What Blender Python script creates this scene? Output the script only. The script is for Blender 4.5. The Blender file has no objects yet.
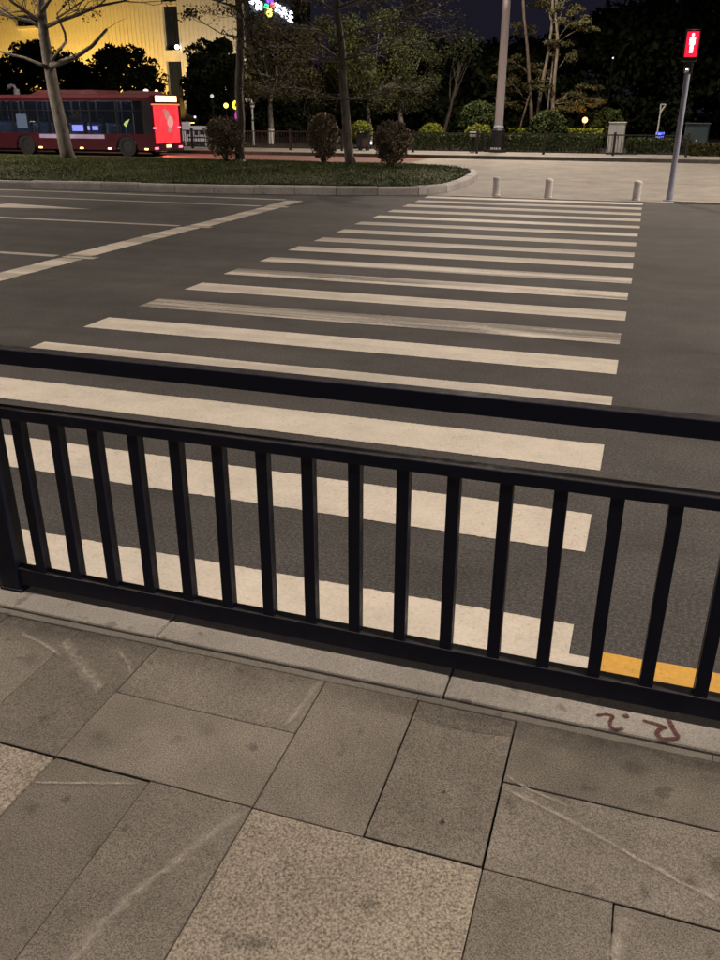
import bpy, bmesh, math, random
import numpy as np
from mathutils import Vector, Matrix
random.seed(7); RNG = np.random.default_rng(7)
rad = math.radians
S = bpy.context.scene
COL = S.collection

# ------------------------------------------------------------------ camera
CAM = np.array([0.0, 0.0, 1.90])
ROT = np.array([[0.9506204, 0.12812206, -0.28267577],
                [0.31034916, -0.38637428, 0.86856106],
                [0.00206318, -0.91340005, -0.40705785]])
FPX = 834.0
cd = bpy.data.cameras.new('camera'); cam = bpy.data.objects.new('camera', cd); COL.objects.link(cam)
m = Matrix.Identity(4)
for r in range(3):
    m[r][0] = ROT[r][0]; m[r][1] = -ROT[r][1]; m[r][2] = -ROT[r][2]; m[r][3] = CAM[r]
cam.matrix_world = m
cd.sensor_fit = 'VERTICAL'; cd.sensor_height = 36.0; cd.sensor_width = 27.0
cd.lens = FPX / 960 * 36.0; cd.clip_start = 0.05; cd.clip_end = 1500
S.camera = cam
S.render.resolution_x = 768; S.render.resolution_y = 1024

# ------------------------------------------------------------------ world (night sky)
W = bpy.data.worlds.new('World'); S.world = W; W.use_nodes = True
nt = W.node_tree; nt.nodes.clear()
sky = nt.nodes.new('ShaderNodeTexSky'); sky.sky_type = 'NISHITA'; sky.sun_disc = False
sky.sun_elevation = rad(-7); sky.sun_rotation = rad(200)
bg = nt.nodes.new('ShaderNodeBackground'); bg.inputs[1].default_value = 0.05
glow = nt.nodes.new('ShaderNodeBackground'); glow.inputs[0].default_value = (0.74, 0.68, 1.2, 1); glow.inputs[1].default_value = 0.0135
ad = nt.nodes.new('ShaderNodeAddShader'); out = nt.nodes.new('ShaderNodeOutputWorld')
nt.links.new(sky.outputs[0], bg.inputs[0]); nt.links.new(bg.outputs[0], ad.inputs[0]); nt.links.new(glow.outputs[0], ad.inputs[1])
nt.links.new(ad.outputs[0], out.inputs[0])

vs = S.view_settings
vs.view_transform = 'Standard'; vs.look = 'None'; vs.gamma = 1.0; vs.exposure = 0.0; vs.use_curve_mapping = False

# power of the street lamps (they are built further down, each with its own light)
LAMP_NEAR, LAMP_MID, LAMP_FAR = 6500.0, 5900.0, 12500.0
LAMP_COL = (1.0, 0.835, 0.69)

# ------------------------------------------------------------------ helpers
def at(u, v, Y):
    """world point at depth Y (metres across the road) seen at photograph position u,v"""
    d = ROT @ np.array([u - 360.0, v - 480.0, FPX])
    p = CAM + d * (Y / d[1])
    return Vector(p)
def gr(u, v, z=0.0):
    d = ROT @ np.array([u - 360.0, v - 480.0, FPX])
    p = CAM + d * ((z - CAM[2]) / d[2])
    return Vector(p)

class MB:
    def __init__(s): s.v = []; s.f = []
    def add(s, vs, fs):
        o = len(s.v); s.v += [tuple(p) for p in vs]; s.f += [tuple(i + o for i in f) for f in fs]; return s
    def box(s, x0, x1, y0, y1, z0, z1, b=0.0):
        if b <= 0:
            vs = [(x, y, z) for z in (z0, z1) for y in (y0, y1) for x in (x0, x1)]
            return s.add(vs, [(0, 2, 3, 1), (4, 5, 7, 6), (0, 1, 5, 4), (2, 6, 7, 3), (0, 4, 6, 2), (1, 3, 7, 5)])
        bm = bmesh.new(); bmesh.ops.create_cube(bm, size=1)
        for v in bm.verts:
            v.co = Vector(((x0 + x1) / 2 + v.co.x * (x1 - x0), (y0 + y1) / 2 + v.co.y * (y1 - y0), (z0 + z1) / 2 + v.co.z * (z1 - z0)))
        bmesh.ops.bevel(bm, geom=bm.edges[:], offset=b, segments=2, affect='EDGES', profile=0.5)
        bm.verts.index_update()
        s.add([v.co for v in bm.verts], [[v.index for v in f.verts] for f in bm.faces]); bm.free(); return s
    def tube(s, pts, rs, n=8, cap=True):
        pts = [Vector(p) for p in pts]
        if not hasattr(rs, '__len__'): rs = [rs] * len(pts)
        o = len(s.v); up = Vector((0.31, 0.17, 0.94))
        for i, p in enumerate(pts):
            t = (pts[min(i + 1, len(pts) - 1)] - pts[max(i - 1, 0)]).normalized()
            a = t.cross(up)
            if a.length < 1e-3: a = t.cross(Vector((1, 0, 0)))
            a.normalize(); b = t.cross(a)
            for k in range(n):
                q = 2 * math.pi * k / n
                s.v.append(tuple(p + (a * math.cos(q) + b * math.sin(q)) * rs[i]))
        for i in range(len(pts) - 1):
            for k in range(n):
                k2 = (k + 1) % n
                s.f.append((o + i * n + k, o + i * n + k2, o + (i + 1) * n + k2, o + (i + 1) * n + k))
        if cap:
            s.f.append(tuple(o + k for k in range(n))); e = o + (len(pts) - 1) * n
            s.f.append(tuple(e + k for k in reversed(range(n))))
        return s
    def lathe(s, prof, c=(0, 0, 0), n=16):
        o = len(s.v)
        for r, z in prof:
            for k in range(n):
                q = 2 * math.pi * k / n; s.v.append((c[0] + r * math.cos(q), c[1] + r * math.sin(q), c[2] + z))
        for i in range(len(prof) - 1):
            for k in range(n):
                k2 = (k + 1) % n
                s.f.append((o + i * n + k, o + i * n + k2, o + (i + 1) * n + k2, o + (i + 1) * n + k))
        s.f.append(tuple(o + k for k in reversed(range(n)))); e = o + (len(prof) - 1) * n
        s.f.append(tuple(e + k for k in range(n))); return s
    def prism(s, poly, axis, a, b):
        """extrude a 2-D outline along an axis between a and b"""
        def P(p, t):
            return {'x': (t, p[0], p[1]), 'y': (p[0], t, p[1]), 'z': (p[0], p[1], t)}[axis]
        n = len(poly)
        return s.add([P(p, a) for p in poly] + [P(p, b) for p in poly],
                     [tuple(range(n)), tuple(reversed(range(n, 2 * n)))] + [(i, i + n, (i + 1) % n + n, (i + 1) % n) for i in range(n)])
    def mesh(s, name, mat, smooth=False):
        me = bpy.data.meshes.new(name); me.from_pydata(s.v, [], s.f)
        bm = bmesh.new(); bm.from_mesh(me); bmesh.ops.recalc_face_normals(bm, faces=bm.faces[:]); bm.to_mesh(me); bm.free()
        me.materials.append(mat)
        if smooth: me.polygons.foreach_set('use_smooth', [True] * len(me.polygons))
        return me
    def build(s, name, mat, parent=None, smooth=False):
        return link(name, s.mesh(name, mat, smooth), parent)
def link(name, me, parent=None):
    o = bpy.data.objects.new(name, me); COL.objects.link(o)
    if parent is not None: place(o, parent)
    return o
def place(o, parent):
    # vertices are given in world space: cancel the parent's own transform
    o.parent = parent
    o.matrix_parent_inverse = parent.matrix_basis.inverted()
def tag(o, label, cat, group=None):
    o['label'] = label; o['category'] = cat
    if group: o['group'] = group
    return o
def thing(name, label, cat, loc, group=None):
    o = bpy.data.objects.new(name, None); COL.objects.link(o); o.location = Vector(loc); o.empty_display_size = .2
    return tag(o, label, cat, group)
def struct(o):
    o['kind'] = 'structure'; return o
def stuff(o):
    o['kind'] = 'stuff'; return o
def quads(name, V, mat, parent=None):
    n = len(V); me = bpy.data.meshes.new(name)
    me.vertices.add(n * 4); me.vertices.foreach_set('co', np.ascontiguousarray(V, dtype=np.float32).ravel())
    me.loops.add(n * 4); me.loops.foreach_set('vertex_index', np.arange(n * 4, dtype=np.int32))
    me.polygons.add(n); me.polygons.foreach_set('loop_start', np.arange(0, n * 4, 4, dtype=np.int32))
    me.update(calc_edges=True); me.materials.append(mat)
    return link(name, me, parent)

# ------------------------------------------------------------------ materials
def mat(name, base=(0.5, 0.5, 0.5), rough=0.6, metal=0.0, spec=0.5):
    M = bpy.data.materials.new(name); M.use_nodes = True
    b = M.node_tree.nodes['Principled BSDF']
    b.inputs['Base Color'].default_value = (*base, 1); b.inputs['Roughness'].default_value = rough
    b.inputs['Metallic'].default_value = metal; b.inputs['Specular IOR Level'].default_value = spec
    return M
class NT:
    def __init__(s, M): s.t = M.node_tree; s.b = s.t.nodes['Principled BSDF']; s._co = None
    def n(s, typ, **kw):
        x = s.t.nodes.new(typ)
        for k, v in kw.items(): setattr(x, k, v)
        return x
    def l(s, a, b): s.t.links.new(a, b)
    def co(s, scale=(1, 1, 1), kind='Object', offset_random=False):
        tc = s.n('ShaderNodeTexCoord'); mp = s.n('ShaderNodeMapping'); mp.inputs['Scale'].default_value = scale
        s.l(tc.outputs[kind], mp.inputs['Vector'])
        if offset_random:
            oi = s.n('ShaderNodeObjectInfo'); mu = s.n('ShaderNodeMath', operation='MULTIPLY'); mu.inputs[1].default_value = 37.0
            s.l(oi.outputs['Random'], mu.inputs[0]); s.l(mu.outputs[0], mp.inputs['Location'])
        return mp.outputs[0]
    def noise(s, vec, scale, detail=4, rough=0.55):
        x = s.n('ShaderNodeTexNoise'); x.inputs['Scale'].default_value = scale; x.inputs['Detail'].default_value = detail
        x.inputs['Roughness'].default_value = rough; s.l(vec, x.inputs['Vector']); return x.outputs['Fac']
    def ramp(s, fac, stops):
        r = s.n('ShaderNodeValToRGB'); e = r.color_ramp.elements
        while len(e) < len(stops): e.new(0.5)
        for el, (p, c) in zip(e, stops):
            el.position = p; el.color = (*c, 1) if hasattr(c, '__len__') else (c, c, c, 1)
        s.l(fac, r.inputs[0]); return r.outputs[0]
    def mix(s, fac, a, b, mode='MIX'):
        x = s.n('ShaderNodeMix', data_type='RGBA', blend_type=mode)
        for sock, val in ((x.inputs['Factor'], fac), (x.inputs[6], a), (x.inputs[7], b)):
            if hasattr(val, 'links'): s.l(val, sock)
            elif hasattr(val, '__len__'): sock.default_value = (*val, 1)
            else: sock.default_value = val
        return x.outputs[2]
    def math(s, op, a, b=None, c=None):
        x = s.n('ShaderNodeMath', operation=op)
        for i, v in enumerate((a, b, c)):
            if v is None: continue
            if hasattr(v, 'links'): s.l(v, x.inputs[i])
            else: x.inputs[i].default_value = v
        return x.outputs[0]
    def bump(s, h, strength=0.3, dist=0.01):
        x = s.n('ShaderNodeBump'); x.inputs['Strength'].default_value = strength; x.inputs['Distance'].default_value = dist
        s.l(h, x.inputs['Height']); s.l(x.outputs[0], s.b.inputs['Normal'])
    def color(s, c): s.l(c, s.b.inputs['Base Color'])

def asphalt_color(N):
    p = N.co()
    fine = N.math('ADD', N.math('MULTIPLY', N.noise(p, 60, 2, .6), .3), N.math('MULTIPLY', N.noise(p, 190, 3, .75), .7)); mid = N.noise(p, 2.3, 5, .6); big = N.noise(p, 0.35, 3)
    streak = N.noise(N.co((0.25, 2.2, 1)), 1.0, 4)
    c = N.ramp(fine, [(0.36, (.014, .0138, .0138)), (0.50, (.062, .060, .058)), (0.64, (.17, .165, .158))])
    c = N.mix(0.55, c, N.ramp(mid, [(0.3, .62), (0.7, 1.25)]), 'MULTIPLY')
    c = N.mix(0.6, c, N.ramp(big, [(0.3, .72), (0.7, 1.2)]), 'MULTIPLY')
    c = N.mix(0.5, c, N.ramp(streak, [(0.3, .78), (0.7, 1.18)]), 'MULTIPLY')
    oil = N.noise(N.co((.5, 1.6, 1)), 1.3, 5, .6); c = N.mix(.7, c, N.ramp(oil, [(0.62, 1.0), (0.74, .62)]), 'MULTIPLY')
    polish = N.noise(N.co((.03, .75, 1)), 1.0, 2, .4); c = N.mix(.5, c, N.ramp(polish, [(0.35, .80), (0.65, 1.22)]), 'MULTIPLY')
    return c, fine
M_asph = mat('asphalt', rough=.78, spec=.35); N = NT(M_asph); c, fine = asphalt_color(N); N.color(c); N.bump(fine, .35, .004)

def paint_mat(name, col, wear0=0.0):
    M = mat(name, rough=.62, spec=.35); N = NT(M)
    a, fine = asphalt_color(N)
    p = N.co()
    dirt = N.noise(p, 3.0, 5, .65); fin2 = N.noise(p, 60, 3, .7)
    pc = N.mix(0.8, col, N.ramp(dirt, [(0.25, .74), (0.7, 1.04)]), 'MULTIPLY')
    pc = N.mix(0.6, pc, N.ramp(fin2, [(0.25, .72), (0.6, 1.04)]), 'MULTIPLY')
    oi = N.n('ShaderNodeObjectInfo'); sep = N.n('ShaderNodeSeparateColor'); N.l(oi.outputs['Color'], sep.inputs[0])
    wear = sep.outputs[0]                                    # how far the paint of this stripe is worn
    rub = N.noise(N.co((0.42, 5.0, 1), offset_random=True), 1.0, 4, .6)
    chips = N.noise(p, 22, 5, .75)
    q = N.math('ADD', N.math('MULTIPLY', rub, .8), N.math('MULTIPLY', chips, .2))
    thr = N.math('MULTIPLY_ADD', wear, .42, .16)
    k = N.math('SUBTRACT', q, thr); k = N.math('MULTIPLY', k, 14); k = N.math('ADD', k, .5)
    kc = N.n('ShaderNodeClamp'); N.l(k, kc.inputs[0])
    smear = N.noise(N.co((.16, 3.2, 1), offset_random=True), 1.0, 3, .5)
    sm = N.ramp(smear, [(0.42, 0.0), (0.58, 1.0)]); sm = N.math('MULTIPLY', sm, N.math('MINIMUM', N.math('MULTIPLY_ADD', wear, 1.5, -.12), .8))
    smc = N.n('ShaderNodeClamp'); N.l(sm, smc.inputs[0])
    vo = N.n('ShaderNodeTexVoronoi', feature='DISTANCE_TO_EDGE'); vo.inputs['Scale'].default_value = 3.4
    wv = N.n('ShaderNodeVectorMath', operation='ADD'); N.l(p, wv.inputs[0]); dn = N.n('ShaderNodeTexNoise'); dn.inputs['Scale'].default_value = 7; N.l(p, dn.inputs['Vector'])
    N.l(dn.outputs['Color'], wv.inputs[1]); N.l(wv.outputs[0], vo.inputs['Vector'])
    crack = N.ramp(vo.outputs['Distance'], [(0.0, .55), (0.012, 1.0)]); crack = N.mix(N.ramp(N.noise(p, 1.7, 2), [(0.45, 0.0), (0.6, 1.0)]), (1, 1, 1), crack)
    specks = N.ramp(N.noise(p, 34, 4, .75), [(0.31, .35), (0.37, 1.0)])
    pc = N.mix(1.0, pc, crack, 'MULTIPLY'); pc = N.mix(.8, pc, specks, 'MULTIPLY'); pc = N.mix(smc.outputs[0], pc, (.10, .095, .088))
    N.color(N.mix(kc.outputs[0], N.mix(.3, a, pc), pc)); N.bump(N.math('ADD', fine, kc.outputs[0]), .35, .004)
    return M
M_white = paint_mat('road_paint_white', (.70, .65, .565))
M_yellow = paint_mat('road_paint_yellow', (.70, .40, .075))

def stone(name, lo, hi, sc=170, stain=.75, bump=.25, var=.16):
    M = mat(name, rough=.72, spec=.3); N = NT(M)
    p = N.co(offset_random=True)
    sp = N.noise(p, sc, 2, .85); st = N.noise(p, 3.4, 5, .62); spots = N.noise(p, 11, 2, .4); gr_ = N.noise(p, 36, 3, .6)
    c = N.ramp(sp, [(0.30, lo), (0.68, hi)])
    c = N.mix(.7, c, N.ramp(st, [(0.28, stain), (0.66, 1.08)]), 'MULTIPLY')
    c = N.mix(.25, c, N.ramp(gr_, [(0.3, .82), (0.7, 1.12)]), 'MULTIPLY')
    c = N.mix(.8, c, N.ramp(spots, [(0.255, .50), (0.315, 1.0)]), 'MULTIPLY')
    wide = N.noise(N.co(), 1.15, 4, .6); c = N.mix(.75, c, N.ramp(wide, [(0.3, .70), (0.68, 1.12)]), 'MULTIPLY')
    rubs = N.noise(N.co((6, .9, 1), offset_random=True), 2.0, 5, .7); c = N.mix(.35, c, N.ramp(rubs, [(0.35, .80), (0.62, 1.0), (0.72, 1.35)]), 'MULTIPLY')
    oi = N.n('ShaderNodeObjectInfo')
    c = N.mix(1.0, c, N.ramp(oi.outputs['Random'], [(0, 1 - var), (1, 1 + var * .6)]), 'MULTIPLY')
    N.color(c); N.bump(sp, bump, .003); return M
M_slab = stone('grey_granite_slab', (.062, .057, .050), (.335, .308, .268), sc=210, stain=.62, var=.2)
M_slabl = stone('pale_flamed_granite', (.085, .073, .060), (.50, .45, .375), sc=140, bump=.5, var=.05)
M_kerb = stone('kerb_granite', (.20, .193, .18), (.42, .40, .37), stain=.72, var=.07)
M_kerbw = stone('pale_kerb_paint', (.44, .42, .42), (.64, .61, .61), sc=40, stain=.7)
M_conc = stone('pale_concrete', (.24, .225, .20), (.36, .335, .30), sc=60, stain=.8, var=0)
M_mortar = stone('mortar', (.07, .066, .06), (.14, .13, .118), sc=120, var=.1)
M_soil = stone('soil', (.03, .026, .02), (.06, .05, .04), sc=30, var=0)
M_red = stone('reddish_paving', (.17, .10, .085), (.27, .165, .14), sc=40, var=0)

M_fence = mat('black_gloss_paint', (.0075, .0085, .016), .34, spec=.22); N = NT(M_fence)
nz = N.noise(N.co(), 9, 4); N.color(N.ramp(nz, [(0.3, (.0045, .006, .016)), (0.75, (.010, .012, .028))]))
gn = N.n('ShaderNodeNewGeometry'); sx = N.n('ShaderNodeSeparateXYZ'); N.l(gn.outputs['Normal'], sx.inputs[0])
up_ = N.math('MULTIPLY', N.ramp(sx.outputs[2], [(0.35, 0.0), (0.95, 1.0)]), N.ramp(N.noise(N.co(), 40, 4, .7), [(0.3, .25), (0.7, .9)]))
chip = N.ramp(N.noise(N.co(), 48, 3, .6), [(0.70, 0.0), (0.73, 1.0)])
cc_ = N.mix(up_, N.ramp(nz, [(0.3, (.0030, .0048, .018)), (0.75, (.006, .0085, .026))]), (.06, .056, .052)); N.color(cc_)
nr = N.ramp(N.noise(N.co(), 25, 4), [(0.3, .34), (0.7, .6)]); N.l(nr, N.b.inputs['Roughness'])
M_graf = mat('dark_red_brush_paint', (.085, .022, .024), .7); N = NT(M_graf)
N.l(N.ramp(N.noise(N.co(), 130, 4, .7), [(0.32, .25), (0.55, .92)]), N.b.inputs['Alpha'])
M_farfence = mat('dark_painted_iron', (.018, .018, .018), .5)
M_poleg = mat('galvanised_grey_pole', (.36, .38, .50), .5, .1)
M_polew = mat('white_pole_paint', (.84, .80, .88), .6)
M_black = mat('black_metal', (.012, .012, .016), .45)
M_boll = stone('white_bollard_stone', (.70, .68, .70), (.84, .81, .83), sc=60, stain=.85, var=.1)

def bark(name, lo, hi):
    M = mat(name, rough=.9, spec=.15); N = NT(M)
    n1 = N.noise(N.co((1, 1, .35)), 9, 5, .65); N.color(N.ramp(n1, [(0.3, lo), (0.7, hi)])); N.bump(n1, .7, .03); return M
M_bark = bark('grey_bark', (.11, .098, .086), (.28, .255, .23))
M_barkd = bark('dark_bark', (.04, .033, .028), (.10, .085, .07))
M_barkp = bark('pale_smooth_bark', (.12, .10, .075), (.25, .21, .16))
M_lime = mat('white_trunk_paint', (.62, .60, .56), .85)
def leaf(name, a, b):
    M = mat(name, rough=.7, spec=.08); N = NT(M)
    gi = N.n('ShaderNodeNewGeometry'); p = N.co()
    r = N.math('ADD', N.math('MULTIPLY', gi.outputs['Random Per Island'], .6), N.math('MULTIPLY', N.noise(p, .9, 3), .5))
    N.color(N.ramp(r, [(0.2, a), (0.85, b)]))
    N.b.inputs['Transmission Weight'].default_value = 0.0
    return M
L_dark = leaf('dark_evergreen_leaf', (.018, .026, .014), (.050, .064, .028))
L_green = leaf('green_leaf', (.045, .058, .018), (.12, .14, .045))
L_olive = leaf('olive_leaf', (.05, .048, .022), (.115, .108, .048))
L_lime = leaf('yellow_green_leaf', (.11, .13, .018), (.30, .33, .06))
L_brown = leaf('brown_twig_leaf', (.13, .108, .078), (.29, .24, .175))
L_hedge = leaf('hedge_leaf', (.032, .046, .018), (.09, .12, .042))
L_grass = leaf('grass_blade', (.044, .058, .020), (.10, .122, .044))

def emit(name, col, strength):
    M = mat(name, (0.02, 0.02, 0.02), .4); b = M.node_tree.nodes['Principled BSDF']
    b.inputs['Emission Color'].default_value = (*col, 1); b.inputs['Emission Strength'].default_value = strength; return M

# ------------------------------------------------------------------ ground, roads, pavements
def sheet(name, x0, x1, y0, y1, z, m, parent=None):
    o = MB().add([(x0, y0, z), (x1, y0, z), (x1, y1, z), (x0, y1, z)], [(0, 1, 2, 3)]).build(name, m, parent)
    return o
ground = struct(sheet('ground', -400, 400, -200, 600, -.06, M_soil))
road = struct(sheet('road', -90, 70, 2.41, 20.45, 0.0, M_asph))

# zebra crossing: 18 bars, ragged edges, part of the road
def ragged(x0, x1, y0, y1, z, m, name, wear, parent=road, j=.0020, skew=0.0):
    n = min(400, max(6, int((x1 - x0) / .018))); mb = MB(); vs = []
    dy0 = RNG.normal(0, j, n + 1); dy1 = RNG.normal(0, j, n + 1)
    for i in range(n + 1):
        x = x0 + (x1 - x0) * i / n
        e = RNG.normal(0, j) if i in (0, n) else 0
        vs += [(x + e, y0 + dy0[i] + skew * (x - x0), z), (x + e * .6, y1 + dy1[i] + skew * (x - x0), z)]
    mb.add(vs, [(2 * i, 2 * i + 2, 2 * i + 3, 2 * i + 1) for i in range(n)])
    o = mb.build(name, m, parent); o.color = (wear, 0, 0, 1); return o
XR, XL = -.045, -4.88
far_edges = [2.96, 4.01, 5.03, 6.03, 7.03, 7.98, 8.93, 9.95, 10.93, 11.98, 12.97, 14.02, 15.12, 16.16, 17.22, 18.27, 19.27, 20.27]
wears = [.10, .12, .15, .25, .20, .80, .25, .62, .55, .28, .40, .30, .42, .55, .40, .45, .55, .30]
for fy, w in zip(far_edges, wears):
    ragged(XL + random.uniform(-.03, .03), XR + random.uniform(-.012, .012), fy - .42, fy, .004, M_white, 'crosswalk_stripe', w)
# kerbside yellow line and its short white start
ragged(.055, 30, 2.475, 2.80, .004, M_yellow, 'yellow_kerb_line', .15)
ragged(-.075, .050, 2.47, 2.75, .0045, M_white, 'white_line_end', .35)
# stop line in lane-wide pieces, lane lines, edge line, arrow
def vert_piece(x0, x1, y0, y1, w):
    vs = []; n = max(4, int((y1 - y0) / .08))
    for i in range(n + 1):
        y = y0 + (y1 - y0) * i / n
        vs += [(x0 + random.gauss(0, .006), y, .004), (x1 + random.gauss(0, .006), y, .004)]
    o = MB().add(vs, [(2 * i, 2 * i + 1, 2 * i + 3, 2 * i + 2) for i in range(n)]).build('stop_line', M_white, road); o.color = (w, 0, 0, 1)
lanes = [2.95, 6.6, 10.05, 13.5, 16.95, 18.35]
for i in range(5):
    a, b = lanes[i], lanes[i + 1]
    vert_piece(-7.66 + .05 * (i % 2), -7.27 + .05 * (i % 2), a + .12, b - .12, .30 + .05 * i)
    ragged(-60, -7.75, b - .075, b + .075, .004, M_white, 'lane_line' if i < 4 else 'edge_line', .35)
    if i < 4:
        ragged(-7.62, -7.12, b - .08, b + .08, .004, M_white, 'stop_line_end', .5, j=.01)
ragged(-60, -7.75, 6.52, 6.68, .0085, M_white, 'lane_line', .4)
for (tx, ty) in ((-10.75, 15.25), (-10.75, 11.75), (-10.75, 8.3)):
    ar = MB().add([(tx, ty, .004), (tx - 2.4, ty + .42, .004), (tx - 2.4, ty + .10, .004), (tx - 6, ty + .10, .004), (tx - 6, ty - .10, .004), (tx - 2.4, ty - .10, .004), (tx - 2.4, ty - .42, .004)],
              [(0, 1, 2, 5, 6), (2, 3, 4, 5)]).build('lane_arrow', M_white, road); ar.color = (.45, 0, 0, 1)

# near pavement: bed, slabs, mortar strip, kerb stones
pave = struct(sheet('pavement', -60, 60, -25, 2.20, .10, M_mortar))
CW = .636; X0 = -.175; G = .002
rows = [(1.545, 2.128), (.915, 1.545), (.285, .915), (-.345, .285), (-.975, -.345)]
def slab(x0, x1, y0, y1, m=None):
    dz = random.gauss(0, .0014); G = random.choice((.0014, .002, .0028, .0040))
    o = MB().box(x0 + G, x1 - G, y0 + G, y1 - G, .09, .15 + dz, .003).build('paving_slab', m or M_slab, pave)
    return o
for r, (ya, yb) in enumerate(rows):
    for k in range(-7, 7):
        xa, xb = X0 + k * CW, X0 + (k + 1) * CW
        par = (k + 100) % 2
        if r % 2 == 0:
            if par == 1:                                   # two upright slabs
                slab(xa, xa + CW / 2, ya, yb); slab(xa + CW / 2, xb, ya, yb)
            else:                                          # two lying slabs
                ym = ya + .312
                slab(xa, xb, ya, ym); slab(xa, xb, ym, yb)
        else:
            if par == 1: slab(xa, xb, ya, yb, M_slabl)      # one square pale slab
            else: slab(xa, xa + CW / 2, ya, yb); slab(xa + CW / 2, xb, ya, yb)
far_pave = struct(sheet('pavement_beyond', -60, 60, -25, -.985, .146, M_slab))
MB().box(-60, X0 - 7 * CW - .01, -.98, 2.128, .10, .148).build('paving_bed', M_slab, pave)
MB().box(X0 + 7 * CW + .01, 60, -.98, 2.128, .10, .148).build('paving_bed', M_slab, pave)
M_strip = stone('joint_strip', (.10, .095, .085), (.23, .215, .19), sc=200, var=.2)
xm = -5.9
while xm < 5.5:
    MB().box(xm, xm + .9, 2.133, 2.163, .095, .1475 + random.gauss(0, .0008), .003).build('mortar_strip', M_strip, pave); xm += .9
kerb = thing('kerb', 'row of pale granite kerb stones under the black fence at the pavement edge', 'kerb', (0, 2.3, 0))
kerb['kind'] = 'structure'
xk = -.42 - 1.06 * 6
for k in range(13):
    MB().box(xk + .003, xk + 1.057, 2.168, 2.41, -.05, .158 + random.gauss(0, .001), .008).build('kerb_stone', M_kerb, kerb); xk += 1.06
MB().box(-60, -.42 - 1.06 * 6, 2.168, 2.41, -.05, .158).build('kerb_run', M_kerb, kerb)
MB().box(xk, 60, 2.168, 2.41, -.05, .158).build('kerb_run', M_kerb, kerb)

# brush letters on the kerb (R.2, written from the road side)
def brush(pts, w, name='painted_letter'):
    P = [gr(u, v, .1605) for u, v in pts]
    Q = []
    for i in range(len(P) - 1):
        for t in (0, .25, .5, .75): Q.append(P[i].lerp(P[i + 1], t))
    Q.append(P[-1])
    for _ in range(2):
        Q = [Q[0]] + [(Q[i - 1] + Q[i] * 2 + Q[i + 1]) / 4 for i in range(1, len(Q) - 1)] + [Q[-1]]
    vs = []
    for i, q in enumerate(Q):
        t = (Q[min(i + 1, len(Q) - 1)] - Q[max(i - 1, 0)]).normalized(); nn = Vector((-t.y, t.x, 0))
        ww = w * (1 + random.gauss(0, .12)) * (.75 if i in (0, len(Q) - 1) else 1)
        vs += [q + nn * ww, q - nn * ww]
    for v in vs: v.z = .1608
    return MB().add(vs, [(2 * i, 2 * i + 2, 2 * i + 3, 2 * i + 1) for i in range(len(Q) - 1)])
brush([(596.5, 715.5), (606, 714), (614, 715.5), (609.5, 722), (611, 728), (617, 729.5), (623.5, 728.5)], .0058).build('painted_digit', M_graf, kerb)
dc = gr(626, 716, .1608)
MB().add([(dc.x + .011 * math.cos(a), dc.y + .012 * math.sin(a), .1608) for a in [i * .5236 for i in range(12)]], [tuple(range(12))]).build('painted_dot', M_graf, kerb)
b1 = brush([(643, 720.5), (655, 723.5), (666.5, 727.5)], .0072); b1.build('painted_letter', M_graf, kerb)
b2 = brush([(668.5, 718.5), (673, 729), (679.5, 738.5), (668, 739.5), (660, 738.5), (656.5, 733), (660, 729), (666, 727)], .0075)
for i, v in enumerate(b2.v): b2.v[i] = (v[0], v[1], v[2] + .0004)
b2.build('painted_letter', M_graf, kerb)

# pale scuffs on the slabs: worn streaks with a shape of their own
M_scuff = mat('pale_scuff', (.42, .39, .34), .8); N = NT(M_scuff)
tr = N.n('ShaderNodeBsdfTransparent'); mx = N.n('ShaderNodeMixShader'); o_ = N.t.nodes['Material Output']
uv = N.n('ShaderNodeAttribute'); uv.attribute_name = 'edge'
k = N.math('MULTIPLY', uv.outputs['Fac'], N.ramp(N.noise(N.co(), 55, 5, .8), [(0.30, .0), (0.58, 1.0)]))
k = N.math('MULTIPLY', k, .85)
N.l(k, mx.inputs[0]); N.l(tr.outputs[0], mx.inputs[1]); N.l(N.b.outputs[0], mx.inputs[2]); N.l(mx.outputs[0], o_.inputs[0])
def scuff(pts, w):
    P = [gr(u, v, .1555) for u, v in pts]; vs = []; ed = []; Q = []
    for i in range(len(P) - 1):
        for t in (0, .2, .4, .6, .8): Q.append(P[i].lerp(P[i + 1], t))
    Q.append(P[-1])
    for i, q in enumerate(Q):
        t = (Q[min(i + 1, len(Q) - 1)] - Q[max(i - 1, 0)]).normalized(); nn = Vector((-t.y, t.x, 0)); ww = w * random.uniform(.6, 1.4)
        j = nn * random.gauss(0, w * .10)
        vs += [q + nn * ww + j, q + j, q - nn * ww + j]; e = 0.0 if i in (0, len(Q) - 1) else random.uniform(.55, 1.0); ed += [0, e, 0]
    fs = []
    for i in range(len(Q) - 1):
        a = 3 * i; fs += [(a, a + 3, a + 4, a + 1), (a + 1, a + 4, a + 5, a + 2)]
    mb = MB().add(vs, fs); me = mb.mesh('scuff_mark', M_scuff)
    at_ = me.attributes.new('edge', 'FLOAT', 'POINT'); at_.data.foreach_set('value', ed)
    o = link('scuff_mark', me, pave); return o
scuff([(66, 970), (105, 920), (150, 880), (195, 845), (241, 812)], .020)
scuff([(507, 790), (560, 815), (620, 848), (680, 882), (735, 908)], .010)
scuff([(62, 640), (80, 665), (103, 692)], .035)
scuff([(20, 632), (45, 645), (62, 656)], .012)
scuff([(322, 678), (305, 702), (284, 728)], .016)
scuff([(118, 650), (128, 662), (131, 674)], .012)
scuff([(614, 968), (618, 940), (630, 917)], .022)
scuff([(30, 782), (80, 783), (138, 783)], .006)
scuff([(505, 775), (530, 790), (570, 806)], .008)

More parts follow.
